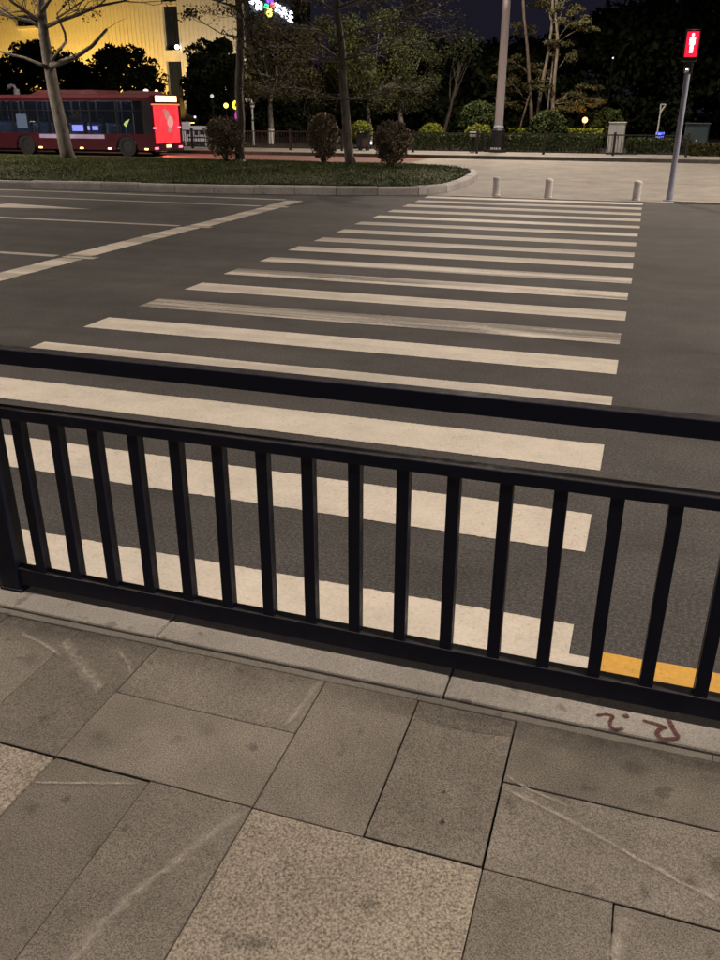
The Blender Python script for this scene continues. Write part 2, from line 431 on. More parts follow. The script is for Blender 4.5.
M_mark = mat('dark_mark', (.045, .040, .035), .85); N = NT(M_mark)
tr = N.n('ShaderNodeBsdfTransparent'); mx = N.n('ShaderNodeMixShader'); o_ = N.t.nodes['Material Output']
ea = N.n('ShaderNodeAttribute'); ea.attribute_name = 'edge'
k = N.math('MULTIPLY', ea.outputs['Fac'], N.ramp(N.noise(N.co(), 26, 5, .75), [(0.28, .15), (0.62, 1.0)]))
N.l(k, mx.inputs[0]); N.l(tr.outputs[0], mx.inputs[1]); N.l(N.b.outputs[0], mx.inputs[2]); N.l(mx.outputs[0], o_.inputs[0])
def spot(u, v, r, a=.6):
    a = a * (.55 if r > .012 else 1); c = gr(u, v, .1535); vs = [c]; ed = [a]; n_ = 11
    for i in range(n_):
        q = 6.2832 * i / n_; rr = r * random.uniform(.7, 1.3); vs.append(c + Vector((rr * math.cos(q), rr * math.sin(q), 0))); ed.append(0 if r > .012 else a * .6)
    me = MB().add(vs, [(0, i + 1, (i + 1) % n_ + 1) for i in range(n_)]).mesh('grime_spot', M_mark)
    me.attributes.new('edge', 'FLOAT', 'POINT').data.foreach_set('value', ed); link('grime_spot', me, pave)
for (u, v, r, a) in ((361, 732, .016, .9), (444, 792, .007, 1), (442, 822, .009, 1), (510, 803, .030, .8), (635, 765, .05, .7), (652, 803, .05, .6), (690, 880, .028, .8), (370, 905, .03, .6), (45, 718, .028, .7), (100, 735, .03, .6), (108, 742, .05, .45),
                     (30, 660, .05, .5), (205, 730, .04, .45), (30, 808, .035, .7), (210, 850, .03, .4), (64, 850, .02, .5), (150, 700, .03, .4), (560, 800, .04, .4), (290, 830, .02, .6), (500, 770, .03, .4), (586, 890, .025, .5), (230, 930, .02, .5), (410, 860, .015, .7), (330, 790, .035, .35), (600, 740, .02, .5)): spot(u, v, r, a)
def dark_band(y0, y1, z):  # dark strip along the kerb edge, fading out away from it
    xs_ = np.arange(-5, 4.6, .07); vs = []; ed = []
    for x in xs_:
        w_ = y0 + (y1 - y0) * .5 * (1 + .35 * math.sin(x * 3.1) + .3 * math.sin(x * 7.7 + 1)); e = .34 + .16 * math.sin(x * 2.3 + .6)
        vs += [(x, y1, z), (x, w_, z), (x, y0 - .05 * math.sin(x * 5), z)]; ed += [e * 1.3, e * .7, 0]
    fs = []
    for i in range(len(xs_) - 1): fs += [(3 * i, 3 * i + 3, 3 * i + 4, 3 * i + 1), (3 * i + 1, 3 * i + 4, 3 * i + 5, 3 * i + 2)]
    me = MB().add(vs, fs).mesh('gutter_band', M_mark); me.attributes.new('edge', 'FLOAT', 'POINT').data.foreach_set('value', ed); link('gutter_band', me, pave)
dark_band(2.00, 2.128, .1538)

# ------------------------------------------------------------------ black guard fence
YF = 2.27; D = .048
fence = thing('guard_fence', 'black tubular steel pedestrian fence standing on the kerb in the foreground', 'fence', (-.65, YF + .024, .158))
posts = [-8.21, -5.19, -2.180, .86, 3.885, 6.91]
bal = MB().box(-.020, .020, YF + .004, YF + .044, .250, .896, .002).mesh('baluster', M_fence)
for i in range(len(posts) - 1):
    a, b = posts[i] + .04, posts[i + 1] - .04
    MB().box(a, b, YF - .001, YF + .051, 1.090, 1.146, .004).build('top_rail', M_fence, fence)
    MB().box(a, b, YF, YF + D, .885, .926, .004).build('middle_rail', M_fence, fence)
    MB().box(a, b, YF, YF + D, .190, .262, .004).build('bottom_rail', M_fence, fence)
    for k in range(18):
        x = posts[i] + (.147 if i == 2 else .132) + .159 * k + (.0 if i == 2 else .0)
        if x > b - .05: break
        o = link('baluster', bal, None); o.location.x = x; o.parent = fence; o.matrix_parent_inverse = fence.matrix_basis.inverted()
for x in posts:
    MB().box(x - .042, x + .042, YF - .010, YF + .060, .170, 1.165, .004).build('post', M_fence, fence)
    MB().box(x - .05, x + .05, YF - .012, YF + .072, .1575, .171, .003).build('base_plate', M_fence, fence)

# ------------------------------------------------------------------ traffic island with grass
ISL = [(-70, 18.35), (-40, 18.45), (-16, 18.75), (-10.4, 19.2), (-7.5, 19.75), (-5.7, 20.25), (-4.95, 20.75), (-4.65, 21.6), (-4.62, 23.4), (-4.75, 25.6), (-5.1, 27.2), (-6.0, 28.6), (-8, 29.4), (-12, 29.7), (-40, 30.2), (-70, 30.2)]
def resample(P, step):
    Q = [Vector((*P[0], 0))]; acc = 0
    for a, b in zip(P[:-1], P[1:]):
        a = Vector((*a, 0)); b = Vector((*b, 0)); L = (b - a).length; t = step - acc
        while t <= L: Q.append(a + (b - a) * (t / L)); t += step
        acc = (acc + L) % step
    return Q
def inset(P, d):
    o = []
    for i in range(len(P)):
        a, b, c = Vector(P[i - 1]), Vector(P[i]), Vector(P[(i + 1) % len(P)]); t = ((b - a).normalized() + (c - b).normalized()).normalized()
        o.append((b.x - t.y * d, b.y + t.x * d))
    return o
isl = struct(MB().prism(inset(ISL, .12), 'z', -.03, .14).build('traffic_island', M_soil))
kp = resample(ISL[1:14], 1.0)
cen = Vector((-25, 24.5, 0))
for a, b in zip(kp[:-1], kp[1:]):
    t = (b - a).normalized(); nin = Vector((-t.y, t.x, 0)); g = t * .006
    ou = nin * -.02; p = [a + g + ou, b - g + ou, b - g + nin * .20, a + g + nin * .20]; zt = .185 + random.gauss(0, .006)
    ch = nin * .03
    mb = MB().add([(*q.xy, -.02) for q in p] + [(*q.xy, zt - .04) for q in p[:2]] + [(*(q + ch).xy, zt) for q in p[:2]] + [(*q.xy, zt) for q in p[2:]],
             [(0, 1, 5, 4), (4, 5, 7, 6), (6, 7, 8, 9), (3, 2, 8, 9), (0, 3, 9, 6, 4), (1, 2, 8, 7, 5)])
    mb.build('island_kerb_stone', M_kerbw, isl)
# grass surface
def inside(x, y):
    c = False; n = len(ISL)
    for i in range(n):
        x1, y1 = ISL[i]; x2, y2 = ISL[i - 1]
        if (y1 > y) != (y2 > y) and x < (x2 - x1) * (y - y1) / (y2 - y1) + x1: c = not c
    return c
cx_, cy_ = -20, 24.5
tm = []
for (x, y) in ISL:
    d = Vector((-30 - x, 24.5 - y)) if False else Vector((0, 0))
    tm.append((x, y))
def mound(x, y):
    t = max(0.0, min(1.0, (y - 18.8) / 11.0)); e = max(0.0, min(1.0, (-4.6 - x) / 3.0))
    return .165 + .13 * math.sin(math.pi * t) * e
xs = np.arange(-44, -4.5, .5); ys = np.arange(18.2, 30.6, .4); mb = MB(); idx = {}
for i, x in enumerate(xs):
    for j, y in enumerate(ys):
        if inside(x + .0, y) and inside(x + .25, y) and inside(x, y - .25): idx[i, j] = len(mb.v); mb.v.append((x, y, mound(x, y) - .01))
for (i, j) in list(idx):
    q = [(i, j), (i + 1, j), (i + 1, j + 1), (i, j + 1)]
    if all(k in idx for k in q): mb.f.append(tuple(idx[k] for k in q))
M_turf = stone('turf_soil', (.04, .05, .018), (.08, .095, .036), sc=25, var=0)
struct(mb.build('island_turf', M_turf, None, True))
NB = 150000
px = RNG.uniform(-44, -4.6, NB * 2); py = RNG.uniform(18.5, 30.2, NB * 2)
ok = np.array([inside(a, b - .22) and inside(a + .2, b) for a, b in zip(px, py)]); px = px[ok][:NB]; py = py[ok][:NB]
z = np.array([mound(a, b) for a, b in zip(px, py)]) - .015
n = len(px); an = RNG.uniform(0, 6.283, n); h = RNG.uniform(.02, .055, n) * (1 + .3 * np.sin(px * 1.3) * np.sin(py * 1.1)); w = RNG.uniform(.006, .015, n)
bx, by = RNG.normal(0, .04, n), RNG.normal(0, .04, n)
V = np.zeros((n, 4, 3))
V[:, 0] = np.stack([px - np.cos(an) * w, py - np.sin(an) * w, z], 1); V[:, 1] = np.stack([px + np.cos(an) * w, py + np.sin(an) * w, z], 1)
V[:, 2] = np.stack([px + np.cos(an) * w * .4 + bx, py + np.sin(an) * w * .4 + by, z + h], 1); V[:, 3] = np.stack([px - np.cos(an) * w * .4 + bx, py - np.sin(an) * w * .4 + by, z + h], 1)
go = stuff(quads('grass', V, L_grass)); tag(go, 'short dark green grass covering the traffic island behind its pale kerb', 'grass')

# ------------------------------------------------------------------ far side: apron, service road, footpaths
apron = struct(sheet('concrete_apron', -8.0, 60, 20.45, 26.0, .004, M_conc))
serv = struct(MB().add([(-90, 30.0, .0), (-12, 29.5, .0), (-8, 28.9, .0), (-8, 26.004, .0), (60, 26.004, .0), (60, 36.4, .0), (-90, 36.4, .0)], [tuple(range(7))]).build('service_road', M_conc))
M_flush = stone('flush_kerb', (.30, .28, .25), (.46, .43, .39), sc=60, var=.1)
for k in range(26):                                          # flush edging between asphalt and apron
    x = -4.4 + k * 1.0
    MB().box(x + .006, x + .994, 20.43, 20.60, -.02, .014 if k < 5 else .05, .005).build('flush_kerb_stone', M_flush, apron)
M_drain = stone('drain_stone', (.225, .21, .188), (.335, .312, .28), sc=60, var=.12)
for k in range(22):                                          # dark channel between apron and service road
    x = -4.1 + k * 1.0
    MB().box(x + .008, x + .992, 25.86, 26.16, -.02, .0065, .002).build('drain_cover', M_drain, apron)
red = struct(sheet('red_lane', -90, -8.8, 32.2, 36.35, .004, M_red))
fpath = struct(MB().box(-90, 60, 36.7, 40.6, -.05, .13).build('far_footpath', M_conc))
for k in range(42):
    x = -34 + k * 1.0
    if x < 8: MB().box(x + .01, x + .99, 36.4, 36.695, -.05, .135, .01).build('kerb_stone', M_mortar, fpath)  # far kerb's shaded face put into a dark stone tone
lawn = struct(sheet('planted_ground', -120, 120, 40.6, 70, .09, M_soil))

# ------------------------------------------------------------------ plants
def leafcloud(blobs, n, size, flat=.0, shell=.0, hollow=None, aspect=.55):
    """blobs: (cx,cy,cz,rx,ry,rz,weight) ellipsoids filled with single leaf faces"""
    ws = np.array([b[6] if len(b) > 6 else b[3] * b[4] * b[5] for b in blobs], float); ws /= ws.sum()
    bi = RNG.choice(len(blobs), n, p=ws); B = np.array([b[:6] for b in blobs])[bi]
    d = RNG.normal(size=(n, 3)); d /= np.linalg.norm(d, axis=1)[:, None]
    r = RNG.uniform(shell, 1, n) ** (1 / 2.2)
    p = B[:, :3] + d * r[:, None] * B[:, 3:]
    a = RNG.normal(size=(n, 3)); a[:, 2] *= (1 - flat); a /= np.linalg.norm(a, axis=1)[:, None]
    b = RNG.normal(size=(n, 3)); b[:, 2] *= (1 - flat); b -= a * (a * b).sum(1)[:, None]; b /= np.linalg.norm(b, axis=1)[:, None]
    s = (size * RNG.uniform(.55, 1.35, n))[:, None]
    V = np.stack([p - a * s * .5, p + b * s * aspect * .5, p + a * s * .5, p - b * s * aspect * .5], 1)
    return V
def clumps(c, R, n, rr, seed_shell=.55, squash=1.0):
    """n leaf clumps spread through an ellipsoid crown"""
    out = []
    for _ in range(n):
        d = RNG.normal(size=3); d /= np.linalg.norm(d); q = RNG.uniform(seed_shell, 1) ** .5
        p = np.array(c) + d * q * np.array(R); s = rr * RNG.uniform(.6, 1.35)
        out.append((*p, s, s, s * .75 * squash, s ** 2))
    return out
def twigs(mb, root, tips, r0, r1=.008, n=5):
    for t in tips:
        t = Vector(t); root = Vector(root); mid = root.lerp(t, .5) + Vector((random.gauss(0, .12), random.gauss(0, .12), random.gauss(.1, .1))) * (t - root).length * .5
        mb.tube([root, root.lerp(mid, .6), mid, t], [r0, r0 * .7, r0 * .5, r1], n)
def fork(mb, p, d, L, r, depth, spread=.55, up=.12):
    """random branching, thinning out to twigs"""
    q = p + d * L * .5 + Vector((random.gauss(0, .06), random.gauss(0, .06), random.gauss(0, .05))) * L; e = p + d * L
    mb.tube([p, q, e], [r, r * .82, r * .66], 6 if r > .03 else 4, False)
    if depth == 0: return [e]
    tips = []
    for _ in range(random.choice((2, 3, 3))):
        nd = (d + Vector((random.gauss(0, spread), random.gauss(0, spread), random.gauss(up, spread * .7)))).normalized()
        tips += fork(mb, e, nd, L * random.uniform(.6, .85), r * random.uniform(.5, .66), depth - 1, spread, up)
    return tips
def ptree(name, label, cat, base, group=None): return thing(name, label, cat, base, group)

# --- bare tree in front of the bus
YB = 27.0
def pl(pts, Y, jit=.25):
    o = []
    for i, (u, v) in enumerate(pts): o.append(at(u, v, Y + (random.gauss(0, jit) if i else 0)))
    return o
base = at(69, 161, YB)
t = thing('bare_tree', 'bare forked tree leaning left with thin upper branches in front of the bus', 'tree', (base.x, base.y, mound(base.x, base.y) - .02), 'trees on the traffic island')
mb = MB()
tr_pts = pl([(70, 164), (66, 150), (61, 124), (55, 98), (51, 75), (47, 55), (44, 35), (42, 12), (40, -15), (41, -45), (38, -80)], YB, .06)
mb.tube(tr_pts, [.27, .24, .215, .205, .20, .19, .165, .14, .115, .08, .045], 10)
limbs = [([(51, 66), (62, 62), (76, 57), (92, 46), (107, 29)], .105, .045),
         ([(50, 68), (40, 64), (25, 58), (8, 54), (-12, 47)], .065, .03),
         ([(47, 26), (62, 20), (80, 14), (98, 6), (124, 1), (150, -12)], .075, .02),
         ([(52, 60), (60, 49), (66, 42), (65, 33), (60, 22), (57, 14), (66, 4), (74, -12)], .055, .022),
         ([(45, 26), (36, 18), (25, 11), (12, 2), (0, -10)], .085, .03),
         ([(44, 30), (32, 22), (18, 19), (2, 13), (-14, 4)], .07, .025),
         ([(43, 10), (52, -4), (66, -24), (78, -44)], .08, .02),
         ([(42, 0), (30, -14), (16, -30), (4, -50)], .07, .02),
         ([(57, 18), (70, 10), (84, 0), (96, -14)], .04, .015),
         ([(107, 29), (116, 23), (126, 18)], .012, .004), ([(25, 11), (10, 12), (-8, 10)], .035, .012)]
tw = []
for pts, ra, rb in limbs:
    P = pl(pts, YB, .35); n_ = len(P); mb.tube(P, [ra + (rb - ra) * i / (n_ - 1) for i in range(n_)], 7)
    if pts[0][1] < 31 and rb > .01:
        for i in range(1, n_):
            for _ in range(2):
                d = (P[i] - P[i - 1]).normalized() + Vector((random.gauss(0, .5), random.gauss(0, .5), random.gauss(.35, .35)))
                tw += fork(mb, P[i], d.normalized(), random.uniform(.5, .9), .022, 2, .5)
mb.build('trunk', M_bark, t, True)
MB().tube([tr_pts[0], tr_pts[0].lerp(tr_pts[1], .45)], [.278, .262], 10).build('white_painted_foot', M_lime, t)
V = leafcloud([(*p, .22, .22, .16, 1) for p in tw], 1500, .10)
stuff(quads('crown', V, L_olive, t))

# --- slim straight tree right of it
YS = 28.0; base = at(240, 162, YS)
t = thing('slim_tree', 'slim straight grey trunk with white foot beside the leftmost brown bush', 'tree', (base.x, base.y, mound(base.x, base.y) - .02), 'trees on the traffic island')
P = pl([(240, 163), (240, 150), (241, 120), (239, 90), (240, 60), (241, 30), (239, 0), (239, -40), (241, -80)], YS, .03)
mb = MB().tube(P, [.19, .15, .14, .135, .13, .125, .12, .10, .08], 9); tw = []
for pts in ([(240, 8), (226, 4), (208, -2), (186, -6)], [(240, 38), (228, 35), (222, 34)], [(241, 3), (252, -8), (270, -20)], [(240, -30), (222, -42), (200, -60)], [(240, -40), (258, -60), (272, -80)], [(240, -10), (228, -24), (214, -44)], [(241, -70), (244, -100), (240, -130)]):
    Q = pl(pts, YS, .3); mb.tube(Q, [.05 - .04 * i / (len(Q) - 1) for i in range(len(Q))], 6)
    for q in Q[1:]:
        tw += fork(mb, q, Vector((random.gauss(0, 1), random.gauss(0, 1), random.gauss(.2, .4))).normalized(), .6, .018, 2)
mb.build('trunk', M_bark, t, True)
MB().tube([P[0], P[0].lerp(P[1], .35)], [.215, .17], 10).build('white_painted_foot', M_lime, t)
stuff(quads('crown', leafcloud([(*p, .3, .3, .2, 1) for p in tw], 2200, .11), L_olive, t))

# --- tiered tree in the middle of the island
YM = 27.5; base = at(349, 165, YM)
t = thing('tiered_tree', 'grey island tree with level tiers of thin branches between two brown bushes', 'tree', (base.x, base.y, mound(base.x, base.y) - .02), 'trees on the traffic island')
P = pl([(352, 168), (349, 155), (347, 130), (345, 105), (343, 80), (342, 50), (339, 25), (337, 0), (336, -40), (335, -75)], YM, .03)
mb = MB().tube(P, [.21, .155, .14, .132, .125, .115, .10, .09, .07, .04], 9); tw = []
tiers = [(344, 100, [(324, 98), (306, 91), (286, 90)]), (344, 99, [(362, 99), (384, 92), (398, 84)]), (343, 62, [(322, 56), (300, 48), (278, 44)]), (343, 60, [(366, 54), (388, 46), (408, 42)]),
         (341, 40, [(318, 30), (296, 24), (262, 22)]), (341, 38, [(362, 30), (390, 22), (416, 15)]), (338, 12, [(316, 2), (290, -8), (262, -16)]), (338, 8, [(360, -2), (388, -10), (410, -20)]),
         (336, -35, [(310, -50), (286, -64)]), (336, -38, [(362, -55), (390, -68)])]
for (u, v, pts) in tiers:
    for dy in (-1.3, 1.0):
        Q = [at(u, v, YM)] + [at(a, b + random.gauss(0, 3), YM + dy * (i + 1) * .5) for i, (a, b) in enumerate(pts)]
        mb.tube(Q, [.042 - .032 * i / (len(Q) - 1) for i in range(len(Q))], 6)
        for q in Q[1:]:
            for _ in range(2):
                d = Vector((q.x - P[0].x, q.y - P[0].y, 0)).normalized() + Vector((random.gauss(0, .6), random.gauss(0, .6), random.gauss(.05, .2)))
                tw += fork(mb, q, d.normalized(), random.uniform(.45, .8), .016, 2, .45, .02)
mb.build('trunk', M_bark, t, True)
stuff(quads('crown', leafcloud([(*p, .34, .34, .14, 1) for p in tw], 16000, .075, flat=.4), L_olive, t))

# --- brown clipped bushes on the island
def bush(name, label, cat, u, vb, Y, rw, hz, leafm, group, n=5200, size=.085, box=.0, z0=None):
    c = at(u, vb, Y); zb = mound(c.x, c.y) if z0 is None else z0
    t = thing(name, label, cat, (c.x, c.y, zb), group)
    mb = MB()
    for _ in range(7):
        tip = Vector((c.x + random.gauss(0, rw * .35), c.y + random.gauss(0, rw * .35), zb + hz * random.uniform(.55, .85)))
        mb.tube([(c.x + random.gauss(0, .05), c.y + random.gauss(0, .05), zb - .02), Vector((c.x, c.y, zb)).lerp(tip, .5), tip], [.028, .02, .008], 5)
    zc = zb + hz * .53; bl = [(c.x, c.y, zb + hz * f, rw * .95 * q, rw * .95 * q, hz * .26, .6) for f, q in ((.30, .80), (.48, 1.0), (.64, .98), (.76, .86))]
    for _ in range(60):
        d_ = Vector((random.gauss(0, 1), random.gauss(0, 1), random.uniform(-.35, 1.2))).normalized(); e_ = Vector((c.x + d_.x * rw, c.y + d_.y * rw, zc + d_.z * hz * .47)); mb.tube([Vector((c.x, c.y, zb + hz * .2)).lerp(e_, .3), e_], [.012, .004], 3)
    for b in clumps((c.x, c.y, zc), (rw * .9, rw * .9, hz * .42), 46, rw * .2): bl.append((*b[:6], .05))
    stuff(mb.build('stem', M_barkd, t))
    stuff(quads('crown', leafcloud(bl, n, size, shell=.35), leafm, t)); return t
bush('round_bush', 'brown twiggy rounded bush touching the slim white-footed trunk', 'bush', 226, 161, 27.6, .72, 1.42, L_brown, 'brown bushes on the island')
bush('round_bush', 'dark brown bush just left of the tiered island tree', 'bush', 324, 161, 28.6, .60, 1.55, L_brown, 'brown bushes on the island')
bush('round_bush', 'brown barrel-shaped bush right of the tiered island tree', 'bush', 392, 166, 26.3, .62, 1.30, L_brown, 'brown bushes on the island', n=6500)

# --- far clipped shrubs, ball trees and hedges
FG = 'clipped yellow-green shrubs'
bush('clipped_shrub', 'yellow-green clipped shrub above the litter bin', 'shrub', 362, 141, 42.5, .62, 1.05, L_lime, FG, 3200, .10, z0=.28)
bush('clipped_shrub', 'yellow-green clipped shrub standing alone above the hedge', 'shrub', 432, 140, 43.5, .62, .95, L_lime, FG, 3200, .10, z0=.30)
bush('clipped_shrub', 'yellow-green clipped shrub behind the parked bicycle', 'shrub', 478, 145, 42.5, .72, 1.15, L_lime, FG, 3600, .10, z0=.12)
def ball(label, u, vc, rpx, Y, leafm=L_hedge):
    c = at(u, vc, Y); s = (at(u + 10, vc, Y) - c).length / 10; r = rpx * s
    t = thing('ball_tree', label, 'ball tree', (c.x, c.y, .1), 'dark ball-shaped trees')
    MB().tube([(c.x, c.y, .05), (c.x + .03, c.y, c.z * .6), (c.x, c.y, c.z)], [.09, .075, .05], 7).build('trunk', M_barkd, t)
    bl = [(c.x, c.y, c.z, r * .92, r * .92, r * .86, 2.4)] + [(*b[:6], .045) for b in clumps(c, (r * .88, r * .88, r * .8), 60, r * .2)]
    stuff(quads('crown', leafcloud(bl, 9000, .13, shell=.4), leafm, t))
ball('dark ball-shaped tree directly left of the white lamp post', 479, 119, 20, 45)
ball('large dark ball-shaped tree below the clump of tall thin trunks', 548, 130, 22, 43)
ball('dark ball-shaped tree behind the pale utility cabinet', 606, 126, 20, 47)

def hedge(label, x0, x1, y0, y1, z0, z1, leafm, n):
    p = np.stack([RNG.uniform(x0, x1, n), RNG.uniform(y0, y1, n), z0 + (z1 - z0) * RNG.uniform(0, 1, n) ** .6], 1)
    p[:, 2] += .05 * np.sin(p[:, 0] * 2.1) * np.sin(p[:, 0] * .7 + 1)
    k = RNG.integers(0, 3, n); p[k == 0, 1] = y0 + RNG.uniform(-.05, .08, (k == 0).sum()); p[k == 1, 2] = z1 + RNG.uniform(-.1, .06, (k == 1).sum())
    a = RNG.normal(size=(n, 3)); a /= np.linalg.norm(a, axis=1)[:, None]; b = RNG.normal(size=(n, 3)); b -= a * (a * b).sum(1)[:, None]; b /= np.linalg.norm(b, axis=1)[:, None]
    s = (.12 * RNG.uniform(.6, 1.3, n))[:, None]
    o = thing('hedge', label, 'hedge', ((x0 + x1) / 2, (y0 + y1) / 2, z0))
    stuff(quads('foliage', np.stack([p - a * s * .5, p + b * s * .3, p + a * s * .5, p - b * s * .3], 1), leafm, o))
    mb = MB()
    x = x0 + .2
    while x < x1: mb.tube([(x, (y0 + y1) / 2, z0 - .1), (x + random.gauss(0, .05), (y0 + y1) / 2, z1 - .1)], [.03, .015], 4); x += .6
    stuff(mb.build('stem', M_barkd, o)); return o
X = lambda u, Y, v=150: at(u, v, Y).x
hedge('long low green hedge behind the far iron fence', X(412, 40.4), X(600, 40.4), 40.0, 41.0, .12, .82, L_hedge, 14000)
hedge('short green hedge right of the pale utility cabinet', X(626, 40.4), X(690, 40.4), 40.0, 41.0, .12, .70, L_hedge, 6000)
hedge('strip of yellow-green hedge right of the white lamp post', X(508, 44), X(600, 44), 43.7, 44.4, .12, .98, L_lime, 6000)
hedge('patch of pale green shrubbery at the far right under the teal kiosk', X(686, 39.5), X(730, 39.5), 39.2, 40.2, .12, .55, L_olive, 3500)

# --- far iron fence in two runs
def ironfence(label, u0, u1, Y):
    xa, xb = X(u0, Y, 155), X(u1, Y, 155); z0 = .13; H = .82
    o = thing('iron_fence', label, 'fence', ((xa + xb) / 2, Y, z0), 'low iron fences of the far footpath')
    n = max(2, round((xb - xa) / 2.6)); L = (xb - xa) / n
    for i in range(n + 1):
        x = xa + i * L; MB().box(x - .05, x + .05, Y - .05, Y + .05, z0, z0 + H + .08, .01).build('post', M_farfence, o)
    for i in range(n):
        a, b = xa + i * L + .05, xa + (i + 1) * L - .05
        for zz, hh in ((z0 + .08, .04), (z0 + H - .05, .05)): MB().box(a, b, Y - .018, Y + .018, zz, zz + hh).build('rail', M_farfence, o)
        mb = MB(); x = a + .09
        while x < b - .04: mb.box(x - .011, x + .011, Y - .011, Y + .011, z0 + .12, z0 + H - .05); x += .13
        stuff(mb.build('picket_row', M_farfence, o))
ironfence('black iron picket fence behind the bus and the brown bushes', -60, 342, 38.3)
ironfence('black iron picket fence in front of the long green hedge', 413, 686, 38.3)

# --- street trees behind the far fence
def street_tree(label, base_px, Y, trunk_px, r0, crown, n, leafm, size=.16, white=True, barkm=M_bark, cl=26, clr=.55, name='street_tree', group='street trees behind the far fence'):
    P = pl(trunk_px, Y, .05); P[0].z = min(P[0].z, .1); c0 = P[0]
    t = thing(name, label, 'tree', (c0.x, c0.y, .1), group)
    n_ = len(P); mb = MB().tube(P, [r0 * (1 - .55 * i / (n_ - 1)) for i in range(n_)], 8)
    (cu, cv, ru, rv) = crown; cc = at(cu, cv, Y); s = (at(cu + 10, cv, Y) - cc).length / 10
    R = (ru * s, ru * s * .9, rv * s); bl = clumps(cc, R, cl, clr, .3)
    for b in bl[:18]:
        k = random.randint(max(1, n_ - 3), n_ - 1); twigs(mb, P[k], [Vector(b[:3])], r0 * .32, .012)
    mb.build('trunk', barkm, t, True)
    if white: MB().tube([P[0], P[0].lerp(P[1], .8)], [r0 * 1.04, r0 * 1.01], 8).build('white_painted_foot', M_lime, t)
    stuff(quads('crown', leafcloud(bl, n, size), leafm, t)); return t
street_tree('sparse forked street tree with white-painted foot below the neon letters', 0, 45.5, [(271, 143), (271, 125), (270, 108), (271, 94), (276, 78), (278, 62)], .17, (274, 60, 36, 42), 7000, L_olive, size=.12, cl=50, clr=.55)
street_tree('leafy green street tree behind the tiered island tree', 0, 46.5, [(370, 142), (370, 128), (368, 110), (369, 92), (372, 72)], .15, (372, 60, 36, 46), 13000, L_green, size=.13, cl=55, clr=.62)
street_tree('darker green street tree with a crooked trunk right of the leafy one', 0, 48, [(403, 141), (402, 128), (400, 112), (404, 98), (401, 82)], .17, (408, 68, 27, 38), 9000, L_hedge, size=.14, cl=44, clr=.6, white=True)
street_tree('dim thin street tree behind the tiered branches on their left', 0, 47, [(308, 142), (309, 125), (308, 105), (310, 85)], .14, (318, 64, 28, 38), 6500, L_olive, size=.13, cl=40, clr=.55, white=False, barkm=M_barkd)
street_tree('dim slanting thin tree standing alone between shrub and lamp post', 0, 50, [(443, 141), (445, 128), (450, 110), (456, 86), (460, 60)], .13, (462, 46, 16, 14), 900, L_dark, cl=14, clr=.5, white=False, barkm=M_barkd)
# tall thin clump with stakes
YT = 46
trunks = [([(534, 122), (531, 106), (529, 75), (527, 45), (524, 18), (522, -20), (520, -60)], 'left trunk'), ([(538, 120), (539, 104), (543, 80), (549, 50), (552, 25), (553, 0), (556, -40)], ''),
          ([(552, 120), (553, 104), (555, 75), (558, 45), (556, 15), (557, -12), (560, -50)], ''), ([(548, 120), (548, 105), (551, 80), (553, 60), (556, 40), (562, 10), (570, -20)], '')]
tl = ['tall thin bare trunk standing leftmost in the pale clump', 'tall thin pale trunk leaning right, second in the clump', 'tall thin pale trunk, rightmost and most upright of the clump', 'thinnest dim trunk at the centre of the pale clump']
puffs = [[(514, 62), (518, 88), (508, 78), (512, 102), (522, 30)], [(572, 20), (588, 24), (566, 8), (546, 4)], [(578, 100), (586, 92), (566, 98), (590, 104), (574, 108)], [(560, 40), (538, 70), (566, 58), (544, 86)]]
for (pts, _), lab, pf, r in zip(trunks, tl, puffs, (.105, .105, .10, .06)):
    P = pl(pts, YT + random.uniform(-.6, .6), .05); P[0].z = .05
    t = thing('thin_tree', lab, 'tree', (P[0].x, P[0].y, .1), 'clump of tall thin trees')
    mb = MB().tube(P, [r * (1 - .5 * i / (len(P) - 1)) for i in range(len(P))], 8); bl = []
    for (u, v) in pf:
        c = at(u, v, P[0].y + random.gauss(0, .5)); k = min(range(len(P)), key=lambda i: abs(P[i].z - (c.z - .8)))
        twigs(mb, P[k], [c], .035); bl += [(*b[:6], 1) for b in clumps(c, (.75, .75, .28), 7, .30, squash=.6)]
    c = P[-1]; bl += [(*b[:6], 1) for b in clumps(c, (1.2, 1.2, .8), 10, .5)]
    mb.build('trunk', M_barkp, t, True); stuff(quads('crown', leafcloud(bl, 5200, .10, flat=.3), L_olive, t))
for lab, a, b in (('wooden prop leaning against the clump from its left', (515, 136), (529, 96)), ('wooden prop leaning against the clump from its right', (560, 134), (552, 92))):
    p, q = at(*a, YT - .9), at(*b, YT - .1); p.z = .05
    tag(MB().tube([p, q], [.045, .04], 7).build('tree_prop', M_barkp), lab, 'tree prop', 'props of the thin trees')

# --- dense dark trees between bus and building
def dark_tree(label, u, vt, vb, rpx, Y, n=7000):
    c = at(u, (vt + vb) / 2, Y); s = (at(u + 10, vb, Y) - at(u, vb, Y)).length / 10
    R = (rpx * s, rpx * s * .85, (vb - vt) / 2 * s)
    t = thing('evergreen_tree', label, 'tree', (c.x, c.y, 0), 'dark evergreen trees before the building')
    mb = MB().tube([(c.x, c.y, -.05), (c.x + .05, c.y, c.z * .5), (c.x, c.y, c.z)], [.22, .17, .1], 8)
    bl = [(c.x, c.y, c.z - R[2] * .1, R[0] * .8, R[1] * .8, R[2] * .8, 1.5)] + [(*b[:6], .05) for b in clumps(c, (R[0] * .85, R[1] * .85, R[2] * .85), 80, R[0] * .22, .6)]
    twigs(mb, (c.x, c.y, c.z * .55), [b[:3] for b in bl[1:8]], .07); mb.build('trunk', M_barkd, t, True)
    stuff(quads('crown', leafcloud(bl, n * 2, .26, shell=.25), L_dark, t))
